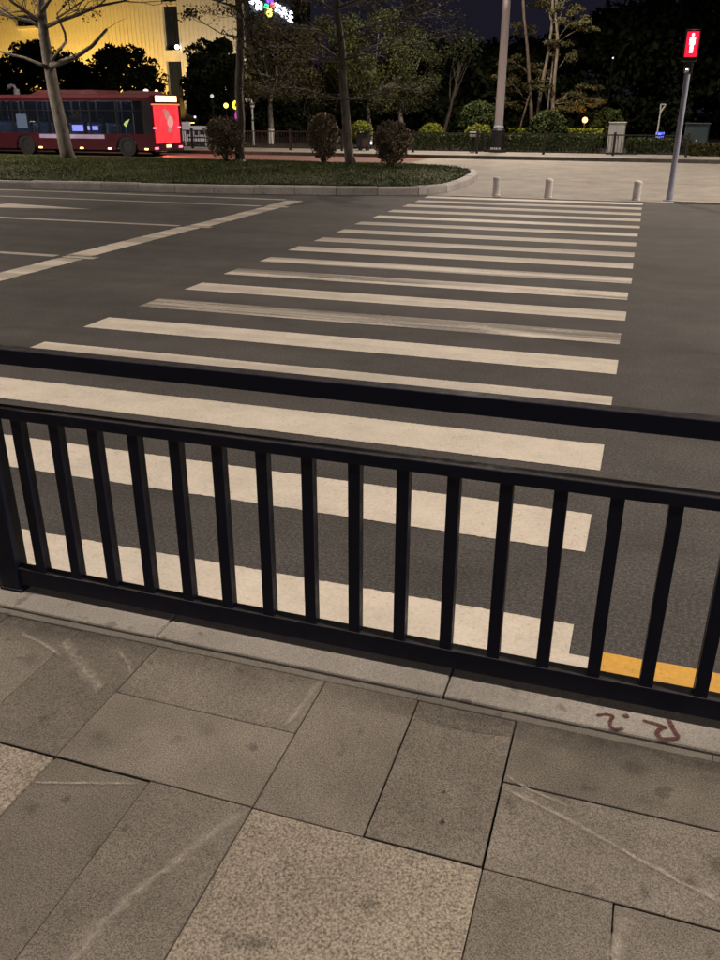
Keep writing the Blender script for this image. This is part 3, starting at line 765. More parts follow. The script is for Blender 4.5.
dark_tree('dark round evergreen behind the bare forked tree', 44, 49, 118, 37, 50)
dark_tree('small dark evergreen between two larger round ones', 88, 68, 120, 16, 51, 3000)
dark_tree('dark round evergreen above the rear half of the bus', 126, 50, 124, 37, 50)
dark_tree('dark evergreen right of the bus under the pale facade', 216, 43, 130, 32, 49, 9000)
dark_tree('low dark evergreen at the left edge above the bus front', 4, 62, 118, 16, 50, 3000)
dark_tree('dark evergreen mass behind the forked street tree', 284, 58, 142, 34, 58, 6000)
# --- the wood behind everything, one dark mass
bl = []
def edge(u): 
    return float(np.interp(u, [235, 330, 400, 440, 500, 540, 575, 620, 660, 720, 800], [70, 64, 60, 46, 52, 44, 28, 10, 2, -6, -20]))
for _ in range(420):
    u = random.uniform(235, 800); Y = random.uniform(60, 76); top = edge(u) + random.uniform(0, 14) + 6
    v = random.uniform(top, 135); c = at(u, v, Y); r = random.uniform(.9, 1.9); bl.append((*c, r, r, r * .8, r ** 2))
for _ in range(120):
    u = random.uniform(400, 800); c = at(u, edge(u) + random.uniform(0, 6), random.uniform(62, 74)); r = random.uniform(.4, .9); bl.append((*c, r, r, r * 1.2, r ** 2))
wd = stuff(quads('wood', leafcloud(bl, 60000, .48), L_dark)); tag(wd, 'dark wood closing the view behind the far footpath', 'wood')

# ------------------------------------------------------------------ bus
YB0, YB1 = 33.0, 35.5; XBR, XBF = -19.85, -30.9
bus = thing('bus', 'dark red city bus with a lit rear on the far road', 'bus', ((XBR + XBF) / 2, 34.25, 0))
def paint(name, a, b, rough=.3):
    M = mat(name, rough=rough, spec=.5); N = NT(M); N.color(N.ramp(N.noise(N.co(), 1.7, 5), [(0.3, a), (0.7, b)])); return M
M_busred = paint('bus_red_paint', (.045, .006, .012), (.065, .009, .016)); M_busdk = paint('bus_dark_trim', (.010, .010, .014), (.02, .02, .026))
M_roof = paint('bus_roof_paint', (.10, .022, .028), (.15, .04, .045), .5)
M_glass = mat('bus_window_glass', (.012, .016, .024), .08, spec=.6); M_glass.node_tree.nodes['Principled BSDF'].inputs['Alpha'].default_value = .35
M_tyre = mat('tyre_rubber', (.012, .012, .012), .85); M_rim = mat('wheel_rim', (.05, .05, .055), .45, .6)
M_seat = mat('bus_seat', (.06, .08, .14), .7); M_inner = mat('bus_inner_panel', (.30, .33, .38), .7)
ZB, ZT = .26, 2.36
def side_wall(y0, y1, name):
    mb = MB(); wz = .90
    arches = [-21.13, -26.2]; x = XBR - .02; lo = []
    mb2 = [XBF + .02]
    xsn = [XBF + .02]
    for c in sorted(arches): xsn += [c - .52, c + .52]
    xsn.append(XBR - .02)
    for i in range(0, len(xsn), 2): mb.box(xsn[i], xsn[i + 1], y0, y1, ZB, wz)
    for c in sorted(arches):
        n = 10; poly = [(c + .52 * math.cos(math.pi - math.pi * k / n), .34 + .50 * math.sin(math.pi * k / n)) for k in range(n + 1)] + [(c + .52, wz), (c - .52, wz)]
        mb.prism(poly, 'y', y0, y1)
    mb.box(XBF + .02, XBR - .02, y0, y1, 2.16, ZT - .06)
    return mb.build(name, M_busred, bus)
side_wall(YB0, YB0 + .06, 'side_panel'); side_wall(YB1 - .06, YB1, 'side_panel')
MB().box(XBF, XBR - .03, YB0 + .065, YB1 - .065, .34, .42).build('floor', M_busdk, bus)
rp = [(YB0 + .0, ZT - .06), (YB0 + .10, ZT + .02), (YB0 + .45, ZT + .06), (YB1 - .45, ZT + .06), (YB1 - .10, ZT + .02), (YB1, ZT - .06)]
roof = MB().prism(rp, 'x', XBF, XBR - .003).build('roof', M_roof, bus)
for (a, b, h_) in ((-25.9, -22.4, .17), (-21.6, -20.3, .13)):
    MB().prism([(a + .0, ZT + .055), (a + .5, ZT + .06 + h_), (b - .3, ZT + .06 + h_), (b, ZT + .055)], 'y', YB0 + .35, YB1 - .35).build('roof_unit', M_roof, roof)
# windows along both sides, each with its own pane
nw = 8; wl = (XBR - .35 - (XBF + .3)) / nw
for side, (ya, yb) in enumerate(((YB0 + .012, YB0 + .03), (YB1 - .03, YB1 - .012))):
    for i in range(nw):
        a = XBF + .3 + i * wl
        fr = MB().box(a - .05, a + .05, ya - .006, yb + .006, .902, 2.158).build('window_frame', M_busdk, bus)
        MB().box(a + .05, a + wl - .05, ya, yb, .92, 2.14).build('pane', M_glass, fr)
        MB().box(a + .05, a + wl - .05, ya - .004, ya + .014, 1.78, 1.81).build('window_bar', M_busdk, fr)
    MB().box(XBR - .40, XBR - .02, ya - .006, yb + .006, .902, 2.158).build('rear_quarter_panel', M_busdk, bus)
MB().box(XBF + .02, XBF + .08, YB0 + .065, YB1 - .065, .42, 2.3).build('front_wall', M_busdk, bus)
MB().box(XBR - .9, XBR - .86, YB0 + .07, YB1 - .07, .42, 2.28).build('rear_bulkhead', M_inner, bus)
MB().box(XBF + .1, XBR - 1.0, YB0 + .5, YB0 + .58, 2.24, 2.28).build('ceiling_light_strip', emit('bus_ceiling_light', (.62, .78, 1.0), 34.0), bus)
M_blue = emit('blue_neon_reflection', (.30, .32, 1.0), 2.4)  # blue neon reflections on the bus side, put in as emission
for k in range(9):
    x = XBF + .9 + k * .95
    st = MB().box(x, x + .42, YB1 - 1.1, YB1 - .12, .45, .78, .04).box(x + .36, x + .46, YB1 - 1.1, YB1 - .12, .75, 1.30, .03).build('seat', M_seat, bus)
    st = MB().box(x, x + .42, YB0 + .12, YB0 + 1.0, .45, .78, .04).box(x + .36, x + .46, YB0 + .12, YB0 + 1.0, .75, 1.25, .03).build('seat', M_seat, bus)
for k in range(5): MB().tube([(XBF + 1.2 + k * 1.9, 34.1, .42), (XBF + 1.2 + k * 1.9, 34.1, 2.3)], .018, 6).build('grab_pole', M_rim, bus)
for (u0, u1, v0, v1) in ((73, 83, 125, 131), (88, 98, 126, 130), (18, 26, 114, 128)):
    a, b = at(u0, v1, YB0 + .12), at(u1, v0, YB0 + .12); MB().box(a.x, b.x, YB0 + .10, YB0 + .12, a.z, b.z, .004).build('lit_patch', M_blue if v0 > 120 else emit('bus_door_light', (.6, .72, 1.0), .35), bus)
a, b = at(124, 127, YB0 + .12), at(130, 119, YB0 + .12); MB().add([(a.x, YB0 + .1, a.z + .1), (a.x + .12, YB0 + .1, a.z), (b.x, YB0 + .1, b.z), (a.x + .1, YB0 + .1, a.z + .22)], [(0, 1, 2, 3)]).build('sign_reflection', emit('sign_reflection_glow', (.75, .85, .25), 1.6), bus)  # yellow reflection of a sign, put in as a glowing patch
# lilac reflections painted as pale bands under the windows
for (u0, u1) in ((40, 60), (70, 104)):
    a, b = at(u0, 138, YB0), at(u1, 132, YB0); MB().box(a.x, b.x, YB0 - .006, YB0 + .01, .70, .86).build('reflection_band', paint('lilac_reflection', (.35, .30, .50), (.5, .45, .65)), bus)
# wheels
for cx in (-21.13, -26.2):
    for y0, y1 in ((YB0 + .03, YB0 + .31), (YB1 - .31, YB1 - .03)):
        def ring(r0, r1, ya, yb, n=20):
            mb = MB(); 
            P = [(r0, ya), (r1, ya), (r1, yb), (r0, yb)]
            for k in range(n):
                q = 2 * math.pi * k / n
                for (r, y) in P: mb.v.append((cx + r * math.cos(q), y, .42 + r * math.sin(q)))
            for k in range(n):
                for j in range(4):
                    mb.f.append((k * 4 + j, k * 4 + (j + 1) % 4, ((k + 1) % n) * 4 + (j + 1) % 4, ((k + 1) % n) * 4 + j))
            return mb
        ty = ring(.25, .42, y0, y1).build('wheel', M_tyre, bus); ring(.03, .26, y0 + .03, y1 - .03).build('rim', M_rim, ty)
M_amber = emit('amber_marker_light', (1.0, .46, .13), 8.0)
for (u, v) in ((41, 148), (82, 149), (110, 150), (147, 152)):
    p = at(u, v, YB0); MB().box(p.x - .085, p.x + .085, YB0 - .012, YB0 + .0, .285, .345, .008).build('side_marker_light', M_amber, bus)
# rear: panel, window, LED board, lights
rearp = MB().prism([(YB0 + .0, ZB - .02), (YB0, ZT - .06), (YB0 + .10, ZT + .02), (YB1 - .10, ZT + .02), (YB1, ZT - .06), (YB1, ZB - .02)], 'x', XBR - .02, XBR).build('rear_panel', M_busred, bus)
M_redlit = emit('backlit_red_panel', (1.0, .035, .05), .42); N = NT(M_redlit)
nz = N.noise(N.co(), 2.6, 4); N.l(N.math('MULTIPLY', N.ramp(nz, [(0.3, .5), (0.7, 1.0)]), 1.5), N.b.inputs['Emission Strength'])
MB().box(XBR, XBR + .012, YB0 + .22, YB1 - .22, .52, 1.98, .004).build('backlit_advert', M_redlit, bus)
for (y_, z_, w_, h_, e_) in ((34.30, 1.62, .16, .20, .55), (34.52, 1.34, .20, .26, .8), (34.44, 1.05, .14, .12, .5), (34.10, 1.78, .12, .08, .45)):
    MB().prism([(y_ + w_ * math.cos(q) * (1 + .3 * math.sin(2 * q + z_)), z_ + h_ * math.sin(q)) for q in [i * math.pi / 8 for i in range(16)]], 'x', XBR + .013, XBR + .018).build('advert_patch', emit('backlit_pale_patch', (1.0, .42, .38), e_), bus)
MB().box(XBR, XBR + .05, YB0 + .30, YB1 - .30, 2.08, 2.40, .01).build('led_board', M_busdk, bus)
MB().box(XBR + .051, XBR + .056, YB0 + .38, YB1 - .38, 2.14, 2.36).build('led_text_field', emit('orange_led', (1.0, .36, .12), 9.0), bus)
MB().box(XBR, XBR + .03, YB0 + .10, YB1 - .10, 2.005, 2.055, .006).build('upper_brake_strip', emit('upper_brake', (1.0, .14, .05), 2.2), bus)
M_tail = emit('red_tail_light', (1.0, .10, .16), 5.0)
for y in (YB0 + .10, YB1 - .38):
    MB().box(XBR, XBR + .03, y, y + .28, .30, .38, .008).build('tail_light', M_tail, bus)
    MB().box(XBR, XBR + .02, y, y + .26, 1.10, 1.16, .006).build('rear_reflector', M_tail, bus)
MB().box(XBR, XBR + .02, 34.05, 34.45, .34, .46, .006).build('number_plate', emit('plate_light', (1.0, .75, .4), 1.6), bus)
MB().box(XBR - .01, XBR + .06, YB0 + .05, YB1 - .05, .20, .29, .02).build('bumper', M_busdk, bus)
ld = bpy.data.lights.new('rear_light_glow', 'AREA'); ld.energy = 60; ld.color = (1, .12, .08); ld.shape = 'RECTANGLE'; ld.size = 1.8; ld.size_y = .5
lo = bpy.data.objects.new('rear_light_glow', ld); COL.objects.link(lo); lo.location = (XBR + .08, 34.25, .8); lo.rotation_euler = (0, rad(-70), 0); place(lo, bus)

# ------------------------------------------------------------------ lit building
YA = 75.0
M_fac = paint('cream_facade_panel', (.50, .47, .40), (.60, .56, .48), .75)
M_wind = mat('dark_window', (.012, .016, .03), .12, spec=.6)
bA = thing('facade_building', 'large building with pale ribbed walls floodlit yellow behind the bus', 'building', (X(90, YA), YA + 6, 0))
def ribbed(u0, u1, Y, zt, slot=None, dep=10):
    xa, xb = X(u0, Y, 60), X(u1, Y, 60)
    MB().box(xa, xb, Y, Y + dep, -.05, zt).build('wall', M_fac, bA)
    me = MB().box(-.09, .09, Y - .035, Y + .004, .3, zt).mesh('facade_rib', M_fac); x = xa + .10
    while x < xb:
        if not (slot and slot[0] < x < slot[1]):
            o = link('facade_rib', me); o.location.x = x; place(o, bA)
        else:
            o = MB().box(x - .09, x + .09, Y - .035, Y + .004, .3, slot[2]).build('facade_rib', M_fac, bA)
            o = MB().box(x - .09, x + .09, Y - .035, Y + .004, slot[3], zt).build('facade_rib', M_fac, bA)
        x += .42
    return xa, xb
p0, p1 = at(19, 28, YA), at(41, 20, YA)
xa, xb = ribbed(-70, 166, YA, 17.5, (p0.x, p1.x, p0.z, p1.z))
w_ = MB().box(p0.x, p1.x, YA - .02, YA + .05, p0.z + .1, p1.z).build('slot_window', M_wind, bA); MB().box(p0.x - .1, p1.x + .1, YA - .5, YA + .06, p0.z - .12, p0.z + .09).build('sill', M_fac, w_)
xc, xd = ribbed(181, 246, YA - .6, 17.5, dep=1.2)
# recessed bay between the two ribbed walls
MB().box(xb + .004, xc - .004, YA + .4, YA + 9, -.05, 17.4).build('bay_wall', M_busdk, bA)
for (v0, v1) in ((49, 7), (98, 62)):
    a, b = at(160, v0, YA), at(180, v1, YA); wn = MB().box(xb + .12, xc - .12, YA + .30, YA + .39, a.z, b.z).build('window', M_wind, bA)
    MB().box((xb + xc) / 2 - .03, (xb + xc) / 2 + .03, YA + .25, YA + .305, a.z, b.z).build('window_bar', M_busdk, wn)
for (v0, v1) in ((61.5, 50), (6, 1)):
    a, b = at(160, v0, YA), at(180, v1, YA); MB().box(xb + .006, xc - .006, YA + .0, YA + .398, a.z, b.z).build('spandrel', M_fac, bA)
wl_p = at(177, 47, YA - .8)
MB().lathe([(.04, -.19), (.15, -.13), (.19, 0), (.14, .13), (.03, .18)], wl_p, 12).build('wall_lamp', emit('white_wall_lamp', (1, .95, .9), 9), bA)
MB().box(wl_p.x - .08, wl_p.x + .08, wl_p.y, YA - .55, wl_p.z - .05, wl_p.z + .05).build('lamp_bracket', M_black, bA)
# floodlights standing at the wall's foot
def flood(u, Y, energy, label, aim_up=6.0, col=(1.0, .60, .12)):
    x = X(u, Y, 100); t = thing('floodlight', label, 'floodlight', (x, Y, -.05), 'floodlights at the foot of the building')
    MB().box(x - .06, x + .06, Y - .06, Y + .06, -.05, .35).build('foot', M_black, t); hd = MB().box(x - .3, x + .3, Y - .12, Y + .12, .35, .72, .03).build('lamp_head', M_black, t)
    MB().box(x - .27, x + .27, Y - .09, Y + .10, .722, .735).build('lens', emit('flood_lens', (1.0, .75, .12), 12), hd)
    l = bpy.data.lights.new('flood', 'SPOT'); l.energy = energy; l.color = col; l.spot_size = rad(130); l.spot_blend = .8; l.shadow_soft_size = .25
    o = bpy.data.objects.new('flood_beam', l); COL.objects.link(o); o.location = (x, Y, .85)
    o.rotation_euler = (Vector((0, 3.2, aim_up))).to_track_quat('-Z', 'Y').to_euler(); place(o, t)
flood(-20, YA - 4.5, 3100, 'yellow floodlight lighting the wall at the left edge')
flood(30, YA - 4.5, 2700, 'yellow floodlight behind the bare forked tree')
flood(88, YA - 3.4, 5200, 'yellow floodlight glowing between two round evergreens')
flood(135, YA - 4.0, 2600, 'yellow floodlight behind the rear of the bus')
flood(192, YA - 5.0, 2100, 'dim floodlight behind the evergreen right of the bus', col=(1.0, .78, .50))
flood(230, YA - 5.0, 2000, 'dim floodlight at the right end of the pale wall', col=(1.0, .78, .50))

# dark block with coloured letters on its receding side
az = rad(-11.0); dv = Vector((math.sin(az), math.cos(az), 0)); nv = Vector((dv.y, -dv.x, 0))
p = at(245, 60, YA + 1.2); p.z = 0
M_dkb = paint('dark_render', (.03, .027, .026), (.05, .045, .042), .8)
bB = thing('dark_building', 'dark block carrying glowing coloured letters', 'building', (p.x, p.y, 0))
q0, q1 = p, p + dv * 34; zt = 15.5
bk = -nv * 2.6
MB().prism([(v.x, v.y) for v in (q0, q1, q1 + bk, q0 + bk)], 'z', -.05, zt).build('wall', M_dkb, bB)
M_neon = emit('white_neon', (.78, .82, 1.0), 5.0)
def on_wall(u, v):
    d = ROT @ np.array([u - 360.0, v - 480.0, FPX]); d = Vector(d); c = Vector(CAM)
    t_ = (q0 - c).dot(nv) / d.dot(nv); return c + d * t_ + nv * .25
sign = thing('neon_sign', 'row of white neon characters around a coloured petal emblem on the dark block', 'sign', on_wall(268, 10))
def stroke(pts, m, name, r=.11):
    P = [on_wall(*a) for a in pts]; MB().tube(P, r, 6).build(name, m, sign)
chars = [(249.5, -3), (256.5, 4), (275.5, 8), (282, 12), (288, 16)]
forms = [[[(-3, -4), (3, -3)], [(-3, 0), (3, 1.5)], [(0, -5), (0, 6)], [(-3, 5), (2.5, 7)], [(2.5, -1), (3, 5)]],
         [[(-2.5, -5), (-2.5, 5)], [(-2.5, -3), (2.5, -1)], [(2.5, -2), (2.2, 6)], [(-2, 2), (2, 3.5)], [(-2.5, 5.5), (0, 4)]],
         [[(-2.5, -4), (2.5, -2.5)], [(-1, -5), (-2.5, 4)], [(0, 0), (2.6, 5)], [(-2.5, 3), (2.5, 4)]],
         [[(-2.5, -3.5), (2.5, -2)], [(-2.5, 1), (2.5, 2.5)], [(-2.3, -3.5), (-2.3, 5)], [(2, -2), (2, 6)], [(0, -5), (0, 2)]],
         [[(-2.2, -5), (2.3, -3.5)], [(0, -4), (-.2, 5)], [(-2.4, 0), (2.4, 1.2)], [(-2, 4.5), (2.4, 6)]]]
for (cu, cv), fm in zip(chars, forms):
    for st_ in fm: stroke([(cu + a * .95, cv + b + a * .12) for a, b in st_], M_neon, 'neon_stroke', .10)
for (u, v, ru, rv, col) in ((268, 0, 2.6, 3.4, (.25, .08, 1.0)), (264.2, 6, 1.7, 2.4, (.05, .8, .35)), (270.6, 5.5, 1.5, 3.0, (1.0, .15, .12)), (267.2, 12.5, 2.4, 4.6, (1.0, .80, .18))):
    P = [on_wall(u + ru * math.cos(a), v + rv * math.sin(a)) for a in [i * math.pi / 7 for i in range(14)]]
    MB().add([x_ + nv * .05 for x_ in P] + [x_ - nv * .12 for x_ in P], [tuple(range(14)), tuple(reversed(range(14, 28)))] + [(i, (i + 1) % 14, (i + 1) % 14 + 14, i + 14) for i in range(14)]).build('petal', emit('petal_light', col, 2.6), sign)
for a, b in (((246, -10), (292, 22)),):
    stroke([(a[0], a[1] + 9), (b[0], b[1] + 4)], M_black, 'sign_rail', .05)

# ------------------------------------------------------------------ pedestrian signal, bollards, cabinets, small lamps
ps = gr(669, 201, .004); Y = ps.y; s_ = .0206
sg = thing('pedestrian_signal', 'pedestrian traffic signal showing red on a slim grey pole', 'traffic signal', (ps.x, Y, .0))
MB().tube([(ps.x, Y, .0), (ps.x, Y, 2.72)], [.065, .058], 14).build('pole', M_poleg, sg)
MB().lathe([(.14, 0), (.14, .02), (.075, .025), (.075, .16), (.062, .2)], (ps.x, Y, .004), 16).build('base_flange', M_poleg, sg)
def sbox(a0, a1, b0, b1, z0, z1, name, m, b=.01, parent=None): return MB().box(ps.x + a0, ps.x + a1, Y + b0, Y + b1, z0, z1, b).build(name, m, parent or sg)
sbox(-.09, .09, -.09, .09, 2.60, 2.80, 'bracket', M_black, .03)
MB().lathe([(.01, -.055), (.045, -.035), (.055, 0), (.045, .035), (.01, .055)], (ps.x - .03, Y - .12, 2.66), 12).build('camera_dome', mat('bright_chrome', (.8, .8, .85), .15, 1.0), sg)
MB().lathe([(.004, 0), (.02, .004), (.022, .02)], (ps.x - .03, Y - .175, 2.655), 10).build('signal_glint', emit('white_glint', (.85, .85, 1.0), 6), sg)  # white glint below the signal head, put in as emission
hous = sbox(-.15, .15, -.09, .10, 2.82, 3.42, 'housing', M_black, .03)
sbox(-.12, .12, -.10, -.088, 2.90, 3.38, 'lens', emit('red_lens', (1.0, .015, .05), 1.1), .004, hous)
for a in (-.145, .13): sbox(a, a + .015, -.24, -.085, 3.0, 3.41, 'visor_side', M_black, .002, hous)
sbox(-.145, .145, -.26, -.085, 3.40, 3.415, 'visor_top', M_black, .002, hous)
M_man = emit('red_figure_led', (1.0, .30, .30), 12)
man = MB(); cx0, cz0, yy = ps.x, 3.0, Y - .104
man.add([(cx0 + .035 * math.cos(a), yy, cz0 + .36 + .035 * math.sin(a)) for a in [i * math.pi / 6 for i in range(12)]] , [tuple(range(12))])
man.box(cx0 - .05, cx0 + .05, yy - .004, yy, cz0 + .14, cz0 + .31); man.box(cx0 - .075, cx0 - .055, yy - .004, yy, cz0 + .13, cz0 + .30); man.box(cx0 + .055, cx0 + .075, yy - .004, yy, cz0 + .13, cz0 + .30)
man.box(cx0 - .045, cx0 - .006, yy - .004, yy, cz0 - .06, cz0 + .14); man.box(cx0 + .006, cx0 + .045, yy - .004, yy, cz0 - .06, cz0 + .14)
man.v = [(cx0 + (x - cx0) * .72, y, cz0 + .15 + (z - cz0 - .15) * .80) for x, y, z in man.v]
man.build('standing_figure', M_man, hous)
l = bpy.data.lights.new('signal_light', 'SPOT'); l.energy = 9; l.color = (1, .06, .06); l.spot_size = rad(120); l.shadow_soft_size = .1
o = bpy.data.objects.new('signal_light', l); COL.objects.link(o); o.location = (ps.x, Y - .12, 3.1); o.rotation_euler = (rad(80), 0, rad(180)); place(o, sg)

BL = ['pale stone bollard nearest the island kerb', 'pale stone bollard in the middle of the three', 'pale stone bollard nearest the pedestrian signal']
for (u, v), lab in zip(((496, 195.5), (548, 197.5), (636, 200)), BL):
    p = gr(u, v, .01); t = thing('bollard', lab, 'bollard', (p.x, p.y, .004), 'stone bollards at the end of the crosswalk')
    MB().lathe([(.098, 0), (.098, .03), (.088, .035), (.085, .33), (.078, .345)], (p.x, p.y, .004), 18).build('shaft', M_boll, t, False)
    MB().lathe([(.078, .346), (.092, .352), (.092, .385), (.08, .41), (.04, .425)], (p.x, p.y, .004), 18).build('cap', M_boll, t)

# utility cabinet
M_cab = paint('pale_cabinet_paint', (.42, .43, .42), (.52, .53, .52), .55)
c = at(614, 157, 39.4); t = thing('utility_cabinet', 'tall pale grey utility cabinet behind the far fence', 'cabinet', (c.x, c.y, .13))
MB().box(c.x - .33, c.x + .33, 39.2, 39.75, .21, 1.36, .012).build('body', M_cab, t); MB().box(c.x - .36, c.x + .36, 39.17, 39.78, 1.362, 1.40, .01).build('roof', M_cab, t)
MB().box(c.x - .35, c.x + .35, 39.2, 39.78, .12, .208).build('plinth', M_mortar, t)
for a in (-.31, .01):
    d_ = MB().box(c.x + a, c.x + a + .30, 39.185, 39.199, .26, 1.31, .003).build('door', M_cab, t); MB().box(c.x + a + (.25 if a < 0 else .03), c.x + a + (.27 if a < 0 else .05), 39.17, 39.184, .75, .9).build('handle', M_black, d_)
# teal kiosk at far right
M_teal = paint('dark_teal_paint', (.045, .075, .08), (.07, .105, .11), .5)
c = at(694, 157, 42); t = thing('teal_kiosk', 'dark teal metal kiosk behind the signal pole', 'kiosk', (c.x, 42, .09))
MB().box(c.x - .52, c.x + .44, 41.8, 42.5, .09, 1.30, .015).build('body', M_teal, t); MB().box(c.x - .56, c.x + .48, 41.75, 42.55, 1.302, 1.35, .01).build('roof', M_teal, t)
MB().box(c.x - .46, c.x + .38, 41.78, 41.797, .16, 1.2).build('door', M_teal, t); MB().box(c.x - .05, c.x + .02, 41.765, 41.779, .62, .68).build('lock', M_polew, t)
# cream wall piece with dark trunks at the right edge
M_cream = stone('cream_stone', (.40, .37, .31), (.55, .51, .44), sc=30, var=.15)
for i, (u0, u1, vt, vb) in enumerate(((704, 712, 147, 157), (713, 719, 149, 157), (720.5, 730, 144, 157))):
    a, b = at(u0, vb, 43), at(u1, vt, 43); t = MB().box(a.x, b.x, 42.8, 43.2, .05, b.z, .05).build('cream_stone', M_cream)
    tag(t, ['cream stone block directly right of the teal kiosk', 'small cream stone block, second from the teal kiosk', 'cream stone block at the right edge of the view'][i], 'stone block', 'cream stone blocks at the far right')
# Y-shaped pale post
t = thing('forked_post', 'pale thin post forking at its top left of the signal pole', 'post', at(655, 146, 44))
a, b, c1, c2 = at(655, 150, 44), at(660.5, 113, 44), at(661, 104.5, 44), at(666, 104.5, 44); a.z = .05
MB().tube([a, b], [.045, .04], 8).build('shaft', M_cab, t); MB().tube([b, c1], [.04, .035], 8).build('arm', M_cab, t); MB().tube([b, c2], [.04, .035], 8).build('arm', M_cab, t)
MB().tube([c1, c2], [.03, .03], 8).build('crossbar', M_cab, t)
# small blue-lit sign
c = at(660, 136, 44.6); t = thing('blue_sign', 'small glowing blue sign on a post beside the pale forked post', 'sign', (c.x, 46, .05))
MB().box(c.x - .03, c.x + .03, 45.97, 46.03, .05, c.z - .15).build('post', M_black, t); MB().box(c.x - .22, c.x + .22, 45.95, 46.05, c.z - .16, c.z + .16, .02).build('case', M_black, t)
M_bsig = emit('blue_sign_light', (.12, .16, 1.0), 2.2); N = NT(M_bsig); N.l(N.math('MULTIPLY', N.ramp(N.noise(N.co(), 9, 3), [(0.45, .15), (0.6, 1.0)]), 3.2), N.b.inputs['Emission Strength'])
MB().box(c.x - .19, c.x + .19, 45.935, 45.949, c.z - .13, c.z + .13).build('lit_face', M_bsig, t)
# orange garden lamp
def post_lamp(label, u, v, Y, r, col, st, group, power=0, hz0=.09):
    c = at(u, v, Y); t = thing('globe_lamp', label, 'lamp', (c.x, Y, hz0), group)
    MB().tube([(c.x, Y, hz0 - .02), (c.x, Y, c.z - r * .8)], [.045, .03], 8).build('post', M_black, t)
    MB().lathe([(r * .35, -r * .95), (r * .8, -r * .6), (r, 0), (r * .8, r * .6), (r * .3, r * .95)], c, 12).build('globe', emit('globe_light', col, st), t)
    MB().lathe([(r * .5, r * .93), (r * .55, r * 1.02), (.02, r * 1.2)], c, 10).build('cap', M_black, t)
    if power:
        l = bpy.data.lights.new('globe_light', 'POINT'); l.energy = power; l.color = col; l.shadow_soft_size = r
        o = bpy.data.objects.new('globe_light', l); COL.objects.link(o); o.location = c + Vector((0, -r * 1.4, 0)); place(o, t)
post_lamp('glowing orange globe lamp left of the pale utility cabinet', 585, 120, 45, .13, (1.0, .42, .12), 5, None, 60)
SG = 'small globe lamps among the dark trees'
post_lamp('small white lamp beneath the leafy street trees left of the barrel-shaped bush', 370.8, 143, 40.8, .06, (1.0, .92, .7), 8, SG)
post_lamp('tiny white lamp high in the dark wood left of the red signal', 613, 58, 60, .055, (1, .95, .9), 1.2, SG)
post_lamp('small yellow lamp left of the coloured vertical sign', 226, 105.5, 46.4, .13, (1.0, .78, .10), 4, SG)
post_lamp('small white lamp low right of the evergreen beside the bus', 195, 117, 46.5, .07, (.9, .9, .9), 1.2, SG)
post_lamp('small dim white lamp higher right of the evergreen beside the bus', 212, 96, 46.3, .10, (.9, .9, .9), .7, SG)
post_lamp('white lamp just above the rear end of the bus', 146, 92, 46.2, .16, (1.0, .85, .7), 3.0, SG)
post_lamp('orange lamp touching the upper left corner of the bus rear', 156.5, 91.5, 46.2, .10, (1.0, .5, .2), 4, SG)
# swan-neck lamps, unlit
for lab, u, v, Y, k in (('white swan-neck lamp post rising behind the bus roof', 17, 97, 40, 1.0), ('white swan-neck lamp post just right of the slim trunk', 252, 108, 44, .75)):
    c = at(u, v, Y); t = thing('swan_neck_lamp', lab, 'lamp post', (c.x, Y, .09), 'white swan-neck lamp posts')
    MB().tube([(c.x, Y, .05), (c.x, Y, c.z), (c.x + .02, Y, c.z + .22 * k)], [.06, .055, .05], 8).build('post', M_cab, t)
    MB().lathe([(.07, 0), (.15 * k, .05), (.15 * k, .36 * k), (.06, .4 * k)], (c.x + .02, Y, c.z), 10).build('collar', M_polew, t)
    MB().tube([(c.x, Y, c.z + .36 * k), (c.x - .08 * k, Y, c.z + .52 * k), (c.x - .25 * k, Y, c.z + .55 * k), (c.x - .42 * k, Y, c.z + .48 * k)], [.06, .07, .08, .11], 8).build('neck', M_polew, t)
# coloured vertical sign
c = at(237, 108, 46.3); t = thing('vertical_sign', 'upright sign with pink, yellow and purple tubes behind the slim trunk', 'sign', (c.x, 46.3, .05))
MB().box(c.x - .05, c.x + .05, 46.3, 46.4, .05, 2.6).build('post', M_black, t); MB().box(c.x - .4, c.x + .45, 46.3, 46.38, c.z - .75, c.z + .9, .02).build('back_board', M_black, t)
def loop(u, v, ru, rv, col, st):
    P = [at(u + ru * math.cos(a), v + rv * math.sin(a), 46.2) for a in [i * math.pi / 8 for i in range(17)]]; MB().tube(P, .07, 6).build('light_tube', emit('sign_tube', col, st), t)
loop(239, 96, 2.6, 3.2, (1.0, .62, .80), 1.6); loop(235.5, 105, 2.0, 3.2, (1.0, .72, .05), 2.4); loop(239, 115.5, 3.2, 5.0, (.62, .06, .50), 1.0)
# litter bin
c = at(364, 157, 39.2); t = thing('litter_bin', 'dark navy litter bin on two feet in the gap of the far fence', 'litter bin', (c.x, 39.2, .13))
M_navy = paint('navy_bin_paint', (.014, .017, .03), (.025, .028, .045), .5); M_rust = paint('brown_bin_door', (.06, .035, .028), (.09, .055, .045), .6)
for a in (-.22, .12): MB().box(c.x + a, c.x + a + .10, 39.02, 39.32, .13, .27).build('foot', M_black, t)
MB().box(c.x - .29, c.x + .27, 39.0, 39.36, .272, .86, .02).build('body', M_navy, t); MB().box(c.x - .02, c.x + .25, 38.985, 38.999, .30, .66).build('door', M_rust, t)
MB().box(c.x - .32, c.x + .30, 38.95, 39.40, .95, 1.0, .02).build('roof', M_navy, t)
for a in (-.27, .23): MB().box(c.x + a, c.x + a + .03, 39.1, 39.3, .862, .948).build('roof_post', M_navy, t)
